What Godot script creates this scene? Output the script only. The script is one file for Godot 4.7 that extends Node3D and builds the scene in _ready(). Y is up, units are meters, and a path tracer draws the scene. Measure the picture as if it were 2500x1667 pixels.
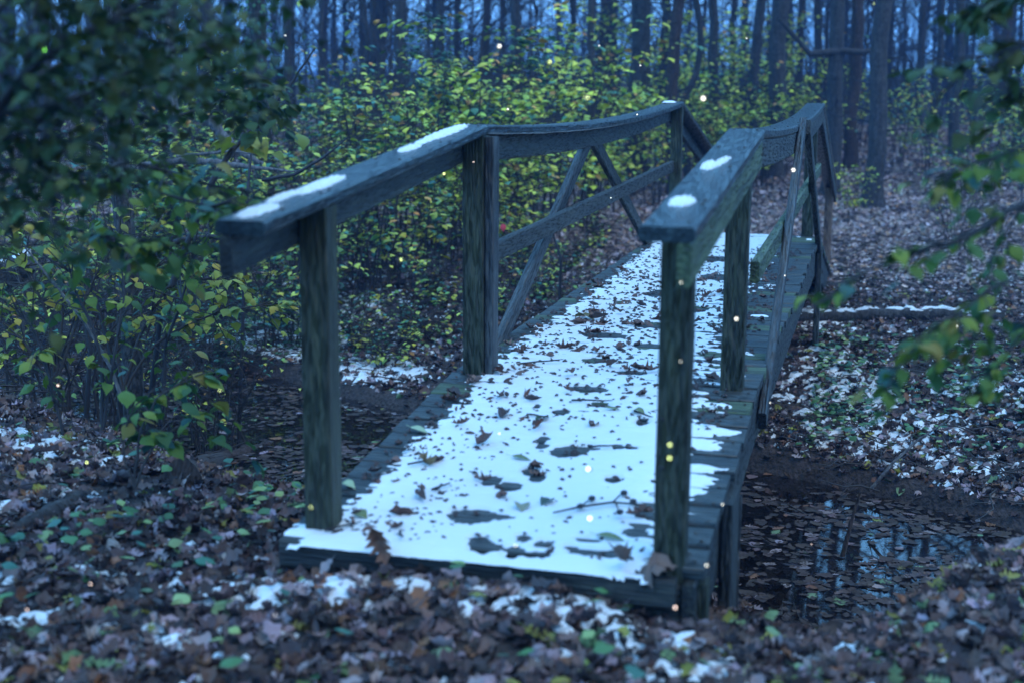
extends Node3D

# A timber footbridge over a small creek in a late autumn wood at dusk. x runs across the bridge, -z along it, y = 0 at the front edge of the deck.
const EYE := Vector3(1.048, 1.3465, 3.6365)
const YAW := 14.833
const S2 := 1.745     # where the front ramp of the deck meets the level span
const S3 := 7.481     # where the level span meets the far ramp
const S4 := 11.86     # far end post
const MID := 0.158    # height of the level span
const WATER := -1.1

var rng := RandomNumberGenerator.new()
var taken := {}
var M := {}
var n_big := FastNoiseLite.new()
var n_mid := FastNoiseLite.new()
var n_fine := FastNoiseLite.new()
var leaf_shapes := {}


func _ready() -> void:
	rng.seed = 7
	set_camera_and_light()
	set_noise()
	make_materials()
	make_leaf_shapes()
	build_ground()
	build_water()
	build_bridge()
	build_trees()
	build_distant_woods()
	build_thicket()
	build_litter()
	build_ground_snow()
	build_deck_snow()
	build_logs()
	build_near_bushes()
	build_deck_leaves()
	build_fireflies()


func set_camera_and_light() -> void:
	var cam := Camera3D.new()
	cam.name = "camera"
	var lens := CameraAttributesPhysical.new()
	lens.frustum_focal_length = 70.2
	lens.frustum_focus_distance = 7.3
	lens.frustum_near = 0.05
	lens.frustum_far = 900.0
	lens.exposure_aperture = 3.0
	cam.attributes = lens
	cam.fov = 27.98
	cam.near = 0.05
	cam.far = 900.0
	cam.position = EYE
	cam.rotation_degrees = Vector3(-10.705, YAW, 0.34)
	add_child(cam)
	cam.current = true
	var sky_mat := ProceduralSkyMaterial.new()
	sky_mat.sky_top_color = Color(0.46, 0.74, 0.99)
	sky_mat.sky_horizon_color = Color(0.50, 0.75, 0.98)
	sky_mat.sky_curve = 0.12
	sky_mat.sky_energy_multiplier = 1.3
	sky_mat.ground_bottom_color = Color(0.03, 0.05, 0.09)
	sky_mat.ground_horizon_color = Color(0.12, 0.2, 0.36)
	var sky := Sky.new()
	sky.sky_material = sky_mat
	var env := Environment.new()
	env.background_mode = Environment.BG_SKY
	env.sky = sky
	env.tonemap_mode = Environment.TONE_MAPPER_LINEAR
	env.tonemap_exposure = 1.72
	env.sdfgi_enabled = true
	env.ssao_enabled = true
	env.ssil_enabled = true
	env.fog_enabled = true
	env.fog_density = 0.002
	env.fog_light_color = Color(0.34, 0.63, 0.95)
	var we := WorldEnvironment.new()
	we.name = "environment"
	we.environment = env
	add_child(we)
	var sun := DirectionalLight3D.new()
	sun.name = "overcast_sun"
	sun.light_energy = 0.25
	sun.light_color = Color(0.84, 0.93, 1.0)
	sun.light_angular_distance = 40.0
	sun.shadow_enabled = true
	sun.rotation_degrees = Vector3(-58, 62, 0)
	add_child(sun)


# ---------- helpers ----------

func numbered(called: String) -> String:
	if not taken.has(called):
		taken[called] = 0
		return called
	taken[called] += 1
	return "%s_%03d" % [called, taken[called]]


func tag(o: Node3D, label: String, category := "", group := "", kind := "") -> Node3D:
	if label: o.set_meta("label", label)
	if category: o.set_meta("category", category)
	if group: o.set_meta("group", group)
	if kind: o.set_meta("kind", kind)
	return o


func thing(called: String, label: String, category: String, at := Vector3.ZERO, group := "") -> Node3D:
	var o := Node3D.new()
	o.name = numbered(called)
	o.position = at
	add_child(o)
	return tag(o, label, category, group)


func put(called: String, mesh: Mesh, mat: Material, parent: Node = null, xf := Transform3D()) -> MeshInstance3D:
	var o := MeshInstance3D.new()
	o.mesh = mesh
	o.material_override = mat
	o.transform = xf
	if parent == null or parent == self:
		o.name = numbered(called)
		add_child(o)
	else:
		o.name = called
		parent.add_child(o, true)
	return o


func scatter(called: String, mesh: Mesh, mat: Material, xfs: Array, cols: Array, parent: Node = null) -> MultiMeshInstance3D:
	var mm := MultiMesh.new()
	mm.transform_format = MultiMesh.TRANSFORM_3D
	mm.use_colors = not cols.is_empty()
	mm.mesh = mesh
	mm.instance_count = xfs.size()
	for i in xfs.size():
		mm.set_instance_transform(i, xfs[i])
		if mm.use_colors:
			mm.set_instance_color(i, cols[i])
	var o := MultiMeshInstance3D.new()
	o.multimesh = mm
	o.material_override = mat
	if parent == null:
		o.name = numbered(called)
		add_child(o)
	else:
		o.name = called
		parent.add_child(o, true)
	o.set_meta("kind", "stuff")
	return o


func start() -> SurfaceTool:
	var st := SurfaceTool.new()
	st.begin(Mesh.PRIMITIVE_TRIANGLES)
	return st


func done(st: SurfaceTool) -> ArrayMesh:
	st.generate_normals()
	return st.commit()


func quad(st: SurfaceTool, a: Vector3, b: Vector3, c: Vector3, d: Vector3) -> void:   # counter-clockwise from outside
	st.add_vertex(a); st.add_vertex(c); st.add_vertex(b)
	st.add_vertex(a); st.add_vertex(d); st.add_vertex(c)


func tri(st: SurfaceTool, a: Vector3, b: Vector3, c: Vector3) -> void:
	st.add_vertex(a); st.add_vertex(c); st.add_vertex(b)


func frame(dir: Vector3, up := Vector3.UP) -> Basis:   # z along dir
	var z := dir.normalized()
	var u := up
	if absf(z.dot(u)) > 0.98:
		u = Vector3.RIGHT
	var x := u.cross(z).normalized()
	return Basis(x, z.cross(x), z)


func tube(st: SurfaceTool, pts: Array, radii: Array, sides := 6, rough := 0.0) -> void:
	var rings := []
	for i in pts.size():
		var d: Vector3 = pts[mini(i + 1, pts.size() - 1)] - pts[maxi(i - 1, 0)]
		var b := frame(d)
		var ring := []
		for k in sides:
			var a := TAU * k / sides
			var p: Vector3 = pts[i]
			var dirv: Vector3 = b.x * cos(a) + b.y * sin(a)
			var r: float = radii[i]
			if rough > 0.0:
				r *= 1.0 + rough * n_fine.get_noise_3d(dirv.x * 14.0 + p.x * 20.0, p.y * 9.0, dirv.z * 14.0 + p.z * 20.0)
			ring.append(p + dirv * r)
		rings.append(ring)
	st.set_smooth_group(0)
	for i in pts.size() - 1:
		for k in sides:
			var k2 := (k + 1) % sides
			quad(st, rings[i][k], rings[i][k2], rings[i + 1][k2], rings[i + 1][k])
	st.set_smooth_group(-1)
	var last: Array = rings[-1]
	for k in range(1, sides - 1):
		tri(st, last[0], last[k], last[k + 1])
	var first: Array = rings[0]
	for k in range(1, sides - 1):
		tri(st, first[0], first[k + 1], first[k])


func board(length: float, w: float, h: float, bend := 0.0, ch := 0.006) -> Array:   # [mesh along +z from the origin, where its texture was cut from]
	var off := Vector3(rng.randf_range(-4, 4), rng.randf_range(-4, 4), rng.randf_range(-20, 20))
	var x := w / 2.0
	var y := h / 2.0
	var prof := [Vector2(x - ch, -y), Vector2(x, -y + ch), Vector2(x, y - ch), Vector2(x - ch, y), Vector2(-x + ch, y), Vector2(-x, y - ch), Vector2(-x, -y + ch), Vector2(-x + ch, -y)]
	var n := maxi(3, int(length / 0.16))
	var st := start()
	st.set_smooth_group(-1)
	var rings := []
	for i in n + 1:
		var t := float(i) / n
		var ring := []
		for k in 8:
			var p := Vector3(prof[k].x, prof[k].y, t * length)
			var q := p + off
			p.x += 0.0022 * n_mid.get_noise_3d(q.x * 90.0, q.y * 90.0, q.z * 6.0)
			p.y += 0.0022 * n_mid.get_noise_3d(q.y * 90.0, q.x * 90.0 + 50.0, q.z * 6.0) - 4.0 * bend * t * (1.0 - t)
			ring.append(p + off)
		rings.append(ring)
	for i in n:
		for k in 8:
			var k2 := (k + 1) % 8
			quad(st, rings[i][k], rings[i][k2], rings[i + 1][k2], rings[i + 1][k])
	for k in range(1, 7):
		tri(st, rings[n][0], rings[n][k], rings[n][k + 1])
		tri(st, rings[0][0], rings[0][k + 1], rings[0][k])
	return [done(st), off]


func beam(parent: Node, called: String, a: Vector3, b: Vector3, w: float, h: float, mat: Material, up := Vector3.UP, bend := 0.0, ch := 0.006) -> MeshInstance3D:
	var made := board(a.distance_to(b), w, h, bend, ch)
	return put(called, made[0], mat, parent, Transform3D(frame(b - a, up), a) * Transform3D(Basis(), -made[1]))


func rough_normal(mat: StandardMaterial3D, noise: FastNoiseLite, strength: float) -> void:
	var im := noise.get_seamless_image(512, 512)
	im.convert(Image.FORMAT_RGBA8)
	im.bump_map_to_normal_map(strength)
	mat.normal_enabled = true
	mat.normal_texture = ImageTexture.create_from_image(im)


func two_noise(size: int, a: FastNoiseLite, b: FastNoiseLite, share: float, ramp: Gradient) -> ImageTexture:
	var ia := a.get_seamless_image(size, size).get_data()
	var ib := b.get_seamless_image(size, size).get_data()
	var lut := PackedByteArray()
	for i in 256:
		var c := ramp.sample(i / 255.0)
		lut.append(int(clampf(c.r, 0, 1) * 255)); lut.append(int(clampf(c.g, 0, 1) * 255)); lut.append(int(clampf(c.b, 0, 1) * 255))
	var out := PackedByteArray()
	out.resize(size * size * 3)
	var sa := int(share * 256)
	for i in size * size:
		var v := (ia[i] * sa + ib[i] * (256 - sa)) >> 8
		out[i * 3] = lut[v * 3]; out[i * 3 + 1] = lut[v * 3 + 1]; out[i * 3 + 2] = lut[v * 3 + 2]
	return ImageTexture.create_from_image(Image.create_from_data(size, size, false, Image.FORMAT_RGB8, out))


func ramp(stops: Array) -> Gradient:   # [offset, linear colour], ...
	var g := Gradient.new()
	var o := PackedFloat32Array()
	var c := PackedColorArray()
	for s in stops:
		o.append(s[0])
		c.append(Color(s[1].x, s[1].y, s[1].z).linear_to_srgb())
	g.offsets = o
	g.colors = c
	return g


func noise(freq: float, octaves: int, seed_value: int) -> FastNoiseLite:
	var n := FastNoiseLite.new()
	n.noise_type = FastNoiseLite.TYPE_SIMPLEX_SMOOTH
	n.frequency = freq
	n.fractal_octaves = octaves
	n.seed = seed_value
	return n


func set_noise() -> void:
	n_big = noise(0.35, 3, 3)
	n_mid = noise(1.0, 3, 5)
	n_fine = noise(1.0, 2, 9)


# ---------- materials ----------

func wood(tone: Color, dark: Vector3, mid: Vector3, light: Vector3, shine: float, seed_value: int) -> StandardMaterial3D:
	var m := StandardMaterial3D.new()
	m.albedo_texture = two_noise(512, noise(0.05, 5, seed_value), noise(0.009, 3, seed_value + 1), 0.55, ramp([[0.2, dark * 0.8], [0.5, mid], [0.8, light * 1.1]]))
	m.albedo_color = tone
	m.uv1_triplanar = true
	m.uv1_triplanar_sharpness = 4.0
	m.uv1_scale = Vector3(2.2, 2.2, 0.16)
	m.roughness = shine
	rough_normal(m, noise(0.06, 4, seed_value + 2), 5.0)
	m.normal_scale = 1.3
	return m


func flat(c: Vector3, roughness := 0.6, back := 0.0) -> StandardMaterial3D:
	var m := StandardMaterial3D.new()
	m.albedo_color = Color(c.x, c.y, c.z).linear_to_srgb()
	m.roughness = roughness
	if back > 0.0:
		m.backlight_enabled = true
		m.backlight = Color(c.x * back, c.y * back, c.z * back).linear_to_srgb()
	return m


func tinted(roughness: float, back := 0.0) -> StandardMaterial3D:
	var m := StandardMaterial3D.new()
	m.vertex_color_use_as_albedo = true
	m.roughness = roughness
	if back > 0.0:
		m.backlight_enabled = true
		m.backlight = Color(0.18 * back, 0.2 * back, 0.03 * back).linear_to_srgb()
	return m


func make_materials() -> void:
	M.post = wood(Color(0.68, 0.69, 0.55), Vector3(0.018, 0.021, 0.02), Vector3(0.055, 0.062, 0.048), Vector3(0.11, 0.115, 0.085), 0.62, 20)
	M.cap = wood(Color(0.55, 0.64, 0.72), Vector3(0.03, 0.042, 0.045), Vector3(0.075, 0.095, 0.09), Vector3(0.14, 0.165, 0.14), 0.28, 31)
	M.cap.normal_scale = 0.5
	M.rail = wood(Color(0.67, 0.67, 0.67), Vector3(0.022, 0.025, 0.03), Vector3(0.065, 0.07, 0.07), Vector3(0.13, 0.135, 0.11), 0.6, 42)
	M.plank = wood(Color(0.79, 0.79, 0.79), Vector3(0.022, 0.03, 0.035), Vector3(0.055, 0.065, 0.068), Vector3(0.11, 0.12, 0.11), 0.42, 53)
	M.mossy = wood(Color(0.95, 0.95, 0.95), Vector3(0.025, 0.035, 0.022), Vector3(0.07, 0.1, 0.05), Vector3(0.13, 0.17, 0.08), 0.6, 64)
	M.raw = wood(Color(0.90, 0.90, 0.90), Vector3(0.10, 0.055, 0.04), Vector3(0.22, 0.12, 0.08), Vector3(0.32, 0.19, 0.13), 0.7, 75)
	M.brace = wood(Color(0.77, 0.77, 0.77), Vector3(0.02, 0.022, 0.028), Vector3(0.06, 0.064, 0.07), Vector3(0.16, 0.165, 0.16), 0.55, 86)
	var b := StandardMaterial3D.new()
	b.albedo_texture = two_noise(512, noise(0.04, 5, 11), noise(0.012, 3, 12), 0.6, ramp([[0.2, Vector3(0.018, 0.016, 0.016)], [0.5, Vector3(0.05, 0.045, 0.045)], [0.8, Vector3(0.11, 0.10, 0.10)]]))
	b.uv1_triplanar = true
	b.uv1_scale = Vector3(2.4, 0.5, 2.4)
	b.roughness = 0.9
	rough_normal(b, noise(0.045, 4, 13), 10.0)
	M.bark = b
	var b2: StandardMaterial3D = b.duplicate()
	b2.albedo_color = Color(1.0, 0.86, 0.8)
	b2.uv1_offset = Vector3(0.4, 0.3, 0.7)
	M.bark_brown = b2
	var b3: StandardMaterial3D = b.duplicate()
	b3.albedo_texture = two_noise(512, noise(0.04, 5, 15), noise(0.012, 3, 16), 0.6, ramp([[0.2, Vector3(0.05, 0.045, 0.05)], [0.5, Vector3(0.13, 0.12, 0.12)], [0.8, Vector3(0.26, 0.24, 0.24)]]))
	M.bark_pale = b3
	M.nail = flat(Vector3(0.06, 0.04, 0.03), 0.5)
	M.twig = flat(Vector3(0.045, 0.035, 0.032), 0.8)
	M.twig_dark = flat(Vector3(0.022, 0.02, 0.024), 0.7)
	var g := StandardMaterial3D.new()
	g.albedo_texture = two_noise(512, noise(0.06, 5, 17), noise(0.01, 3, 18), 0.6, ramp([[0.2, Vector3(0.015, 0.011, 0.01)], [0.5, Vector3(0.05, 0.034, 0.03)], [0.8, Vector3(0.13, 0.09, 0.085)]]))
	g.uv1_triplanar = true
	g.uv1_world_triplanar = true
	g.uv1_scale = Vector3(0.9, 0.9, 0.9)
	g.roughness = 0.9
	rough_normal(g, noise(0.07, 4, 19), 10.0)
	M.soil = g
	var s := StandardMaterial3D.new()
	s.albedo_color = Color(0.86, 0.87, 0.89).linear_to_srgb()
	s.roughness = 0.7
	s.uv1_triplanar = true
	s.uv1_scale = Vector3(4, 4, 4)
	rough_normal(s, noise(0.09, 4, 23), 3.0)
	M.snow = s
	M.litter = tinted(0.8)
	M.leaf = tinted(0.72, 1.0)
	M.ivy = tinted(0.6)
	var w := StandardMaterial3D.new()
	w.albedo_color = Color(0.10, 0.08, 0.07, 0.5)
	w.transparency = BaseMaterial3D.TRANSPARENCY_ALPHA
	w.roughness = 0.02
	M.water = w
	M.beetle = flat(Vector3(0.03, 0.025, 0.02), 0.4)
	M.wing = flat(Vector3(0.12, 0.11, 0.09), 0.3)
	for k in [["glow_yellow", Color(0.95, 1.0, 0.6)], ["glow_white", Color(1.0, 0.97, 0.88)], ["glow_pink", Color(1.0, 0.86, 0.78)], ["glow_green", Color(0.55, 1.0, 0.35)]]:
		var e := StandardMaterial3D.new()
		e.albedo_color = k[1]
		e.emission_enabled = true
		e.emission = k[1]
		e.emission_energy_multiplier = 2.6 if k[0] != "glow_green" else 3.0
		M[k[0]] = e


# ---------- leaves ----------

func leaf_mesh(widths: Array, fold: float, curl: float, cup: float, wobble: float) -> ArrayMesh:   # lies along +z, one unit long, with a stalk
	var st := start()
	var n := widths.size()
	var mid := []
	var lft := []
	var rgt := []
	for i in n:
		var t := float(i) / (n - 1)
		var y := curl * (t - 0.5) * (t - 0.5) * 4.0 - curl * 0.3
		var w: float = widths[i]
		mid.append(Vector3(0, y, t))
		var e := wobble * sin(i * 2.3)
		lft.append(Vector3(-w, y + fold * w + cup * w * w + e * w, t - w * 0.12))
		rgt.append(Vector3(w, y + fold * w + cup * w * w - e * w, t - w * 0.12))
	for i in n - 1:
		quad(st, mid[i], rgt[i], rgt[i + 1], mid[i + 1])
		quad(st, lft[i], mid[i], mid[i + 1], lft[i + 1])
	quad(st, Vector3(-0.012, curl * 0.7 + 0.02, -0.22), Vector3(0.012, curl * 0.7 + 0.02, -0.22), Vector3(0.012, curl * 0.7, 0.02), Vector3(-0.012, curl * 0.7, 0.02))
	return done(st)


func make_leaf_shapes() -> void:
	var oval := [0.0, 0.2, 0.32, 0.37, 0.34, 0.24, 0.1, 0.0]
	var oak := [0.02, 0.09, 0.2, 0.1, 0.3, 0.13, 0.36, 0.15, 0.24, 0.1, 0.0]
	var slim := [0.0, 0.09, 0.15, 0.17, 0.15, 0.1, 0.04, 0.0]
	var toothed := [0.02, 0.22, 0.34, 0.4, 0.33, 0.36, 0.2, 0.18, 0.05, 0.0]
	leaf_shapes.green = [leaf_mesh(oval, -0.18, -0.10, 0.0, 0.05), leaf_mesh(oval, 0.3, -0.16, 0.0, 0.1), leaf_mesh(oval, -0.1, -0.22, -0.5, 0.0)]
	leaf_shapes.litter = [leaf_mesh(oak, 0.25, 0.12, 0.6, 0.25), leaf_mesh(oak, -0.3, -0.16, -0.5, 0.3), leaf_mesh(oak, 0.1, 0.2, 1.4, -0.4), leaf_mesh(toothed, 0.2, 0.14, 0.8, 0.3), leaf_mesh(oval, 0.35, 0.15, 0.5, 0.2), leaf_mesh(slim, 0.5, 0.1, 0.0, 0.2)]
	leaf_shapes.crumpled = [leaf_mesh(oak, 0.9, 0.3, 1.5, 0.6), leaf_mesh(toothed, -0.8, -0.3, -1.2, 0.6), leaf_mesh(oval, 1.1, 0.2, 0.3, 0.4)]
	leaf_shapes.slim = [leaf_mesh(slim, 0.2, -0.06, 0.0, 0.05)]


func vary(c: Vector3, by := 0.3) -> Color:
	var k := 1.0 + rng.randf_range(-by, by)
	return Color(c.x * k * (1.0 + rng.randf_range(-0.1, 0.1)), c.y * k, c.z * k * (1.0 + rng.randf_range(-0.15, 0.15)))


func pick(pal: Array) -> Vector3:   # [[weight, colour], ...]
	var total := 0.0
	for p in pal: total += p[0]
	var r := rng.randf() * total
	for p in pal:
		r -= p[0]
		if r <= 0.0: return p[1]
	return pal[-1][1]


const YELLOWGREEN := [[4, Vector3(0.696, 0.696, 0.091)], [3, Vector3(0.393, 0.529, 0.091)], [2, Vector3(0.720, 0.696, 0.076)], [1.5, Vector3(0.091, 0.242, 0.151)], [0.5, Vector3(0.635, 0.302, 0.076)]]
const MIXED := [[3.4, Vector3(0.534, 0.562, 0.098)], [3, Vector3(0.197, 0.337, 0.084)], [2.6, Vector3(0.056, 0.197, 0.154)], [1.4, Vector3(0.720, 0.590, 0.070)], [0.5, Vector3(0.590, 0.267, 0.070)]]
const TEAL := [[4, Vector3(0.03, 0.1, 0.08)], [3, Vector3(0.05, 0.13, 0.06)], [1, Vector3(0.14, 0.2, 0.06)]]
const DIMMED := [[4, Vector3(0.024, 0.056, 0.011)], [1.2, Vector3(0.012, 0.036, 0.028)], [2.2, Vector3(0.056, 0.068, 0.013)]]  # very dark greens: vignette and shade of the corners put into leaf colour
const FRESH := [[3, Vector3(0.065, 0.122, 0.014)], [3, Vector3(0.036, 0.094, 0.022)], [2, Vector3(0.144, 0.180, 0.018)], [0.6, Vector3(0.029, 0.094, 0.072)], [0.3, Vector3(0.216, 0.173, 0.029)]]
const GOLD := [[4, Vector3(0.243, 0.235, 0.030)], [2, Vector3(0.152, 0.189, 0.030)], [1, Vector3(0.319, 0.243, 0.030)]]
const BROWN := [[4, Vector3(0.15, 0.092, 0.085)], [4, Vector3(0.085, 0.05, 0.045)], [3, Vector3(0.32, 0.235, 0.245)], [4, Vector3(0.04, 0.027, 0.028)], [1, Vector3(0.21, 0.09, 0.045)], [0.5, Vector3(0.26, 0.24, 0.05)], [0.4, Vector3(0.16, 0.24, 0.11)]]
const PALE_BROWN := [[4, Vector3(0.464, 0.335, 0.309)], [3, Vector3(0.309, 0.213, 0.193)], [3, Vector3(0.592, 0.464, 0.450)], [2, Vector3(0.155, 0.103, 0.096)], [1, Vector3(0.438, 0.232, 0.129)]]  # paler browns, mixed in more and more beyond the creek


# ---------- ground ----------

func creek_mid(x: float) -> float:
	return 3.7 - 0.45 * (x - 0.85) + 0.18 * sin(x * 1.1 + 0.7)


func ground_y(x: float, z: float) -> float:
	var s := -z
	var d := (s - creek_mid(x)) * 0.91
	var y := -1.2
	var near := -0.13 + 0.02 * sin(x * 1.7) - 0.05 * smoothstep(0.5, 2.5, x)
	near += 0.055 * exp(-pow((s + 0.16) / 0.2, 2.0)) * (1.0 - smoothstep(0.25, 0.6, absf(x + 0.1)))
	var far := -0.64 + 0.95 * smoothstep(16.0, 31.0, s) + 0.010 * maxf(0.0, s - 28.0) + 0.25 * smoothstep(-4.0, -14.0, x) * smoothstep(8.0, 14.0, s)
	if d < 0.0:
		y = lerpf(near, y, smoothstep(-3.6 - 0.5 * smoothstep(0.2, 0.55, x) * (1.0 - smoothstep(0.9, 1.5, x)) + 1.4 * smoothstep(0.9, 1.8, x), -0.75, d))
	else:
		y = lerpf(lerpf(y, -0.98, smoothstep(0.72, 0.95, d)), far, smoothstep(0.9, 3.6, d))
	y += 0.05 * n_big.get_noise_2d(x, s) + 0.012 * n_mid.get_noise_2d(x * 4.0, s * 4.0)
	return y


func on_ground(x: float, z: float, up := 0.0) -> Vector3:
	return Vector3(x, ground_y(x, z) + up, z)


func spot(across: float, dist: float) -> Vector3:   # on the ground, seen that way off the line of sight and that far away
	var a := deg_to_rad(YAW)
	var x := dist * across
	return on_ground(EYE.x + x * cos(a) - dist * sin(a), EYE.z - x * sin(a) - dist * cos(a))


func in_view(x: float, z: float, margin: float) -> float:   # distance ahead, or -1 outside the wedge that the photograph takes in
	var a := deg_to_rad(YAW)
	var dx := x - EYE.x
	var dz := z - EYE.z
	var f := -dx * sin(a) - dz * cos(a)
	var r := dx * cos(a) - dz * sin(a)
	return f if f > 0.3 and absf(r) < f * 0.375 * margin + 0.4 else -1.0


func build_ground() -> void:
	var xs := []
	var ss := []
	var v := -7.0
	while v <= 7.0:
		xs.append(v); v += 0.07
	v = 0.3
	var lo := -7.0
	var hi := xs[-1] as float
	while hi < 420.0:
		v *= 1.25
		lo -= v; hi += v
		xs.push_front(lo); xs.append(hi)
	v = -3.4
	while v <= 14.0:
		ss.append(v); v += 0.07
	hi = ss[-1]
	lo = -3.4
	v = 0.12
	while hi < 500.0:
		v *= 1.12
		hi += v
		ss.append(hi)
	v = 0.3
	while lo > -120.0:
		v *= 1.4
		lo -= v
		ss.push_front(lo)
	var verts := PackedVector3Array()
	for s in ss:
		for x in xs:
			verts.append(Vector3(x, ground_y(x, -s), -s))
	var idx := PackedInt32Array()
	var w := xs.size()
	for j in ss.size() - 1:
		for i in w - 1:
			var a := j * w + i
			idx.append_array([a, a + w, a + 1, a + 1, a + w, a + w + 1])
	var nrm := PackedVector3Array()
	for j in ss.size():
		for i in w:
			var l := verts[j * w + maxi(i - 1, 0)]
			var r := verts[j * w + mini(i + 1, w - 1)]
			var n := verts[maxi(j - 1, 0) * w + i]
			var f := verts[mini(j + 1, ss.size() - 1) * w + i]
			nrm.append((r - l).cross(f - n).normalized())
	var arr := []
	arr.resize(Mesh.ARRAY_MAX)
	arr[Mesh.ARRAY_VERTEX] = verts
	arr[Mesh.ARRAY_NORMAL] = nrm
	arr[Mesh.ARRAY_INDEX] = idx
	var am := ArrayMesh.new()
	am.add_surface_from_arrays(Mesh.PRIMITIVE_TRIANGLES, arr)
	tag(put("ground", am, M.soil), "dark woodland floor with creek banks under the leaf litter", "", "", "structure")


func build_water() -> void:
	var st := start()
	var n := 90
	for i in n:
		var xa := lerpf(-14.0, 14.0, float(i) / n)
		var xb := lerpf(-14.0, 14.0, float(i + 1) / n)
		for k in 8:
			var ka := lerpf(-1.7, 1.5, k / 8.0)
			var kb := lerpf(-1.7, 1.5, (k + 1) / 8.0)
			quad(st, Vector3(xa, WATER, -creek_mid(xa) - ka), Vector3(xb, WATER, -creek_mid(xb) - ka), Vector3(xb, WATER, -creek_mid(xb) - kb), Vector3(xa, WATER, -creek_mid(xa) - kb))
	tag(put("creek_water", done(st), M.water), "shallow clear creek water over brown leaves", "", "", "structure")


# ---------- the bridge ----------

func deck_y(s: float) -> float:
	if s < S2: return MID * maxf(s, -0.1) / S2
	if s <= S3: return MID
	return MID - 0.925 * (s - S3) / (S4 - S3)


func rail_y(s: float) -> float:   # top of the handrail
	if s < S2: return 1.178 - 0.0893 * (S2 - s)
	if s <= S3: return 1.178 + 0.024 * (s - S2) / (S3 - S2)
	return 1.202 - 0.925 * (s - S3) / (S4 - S3)


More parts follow.
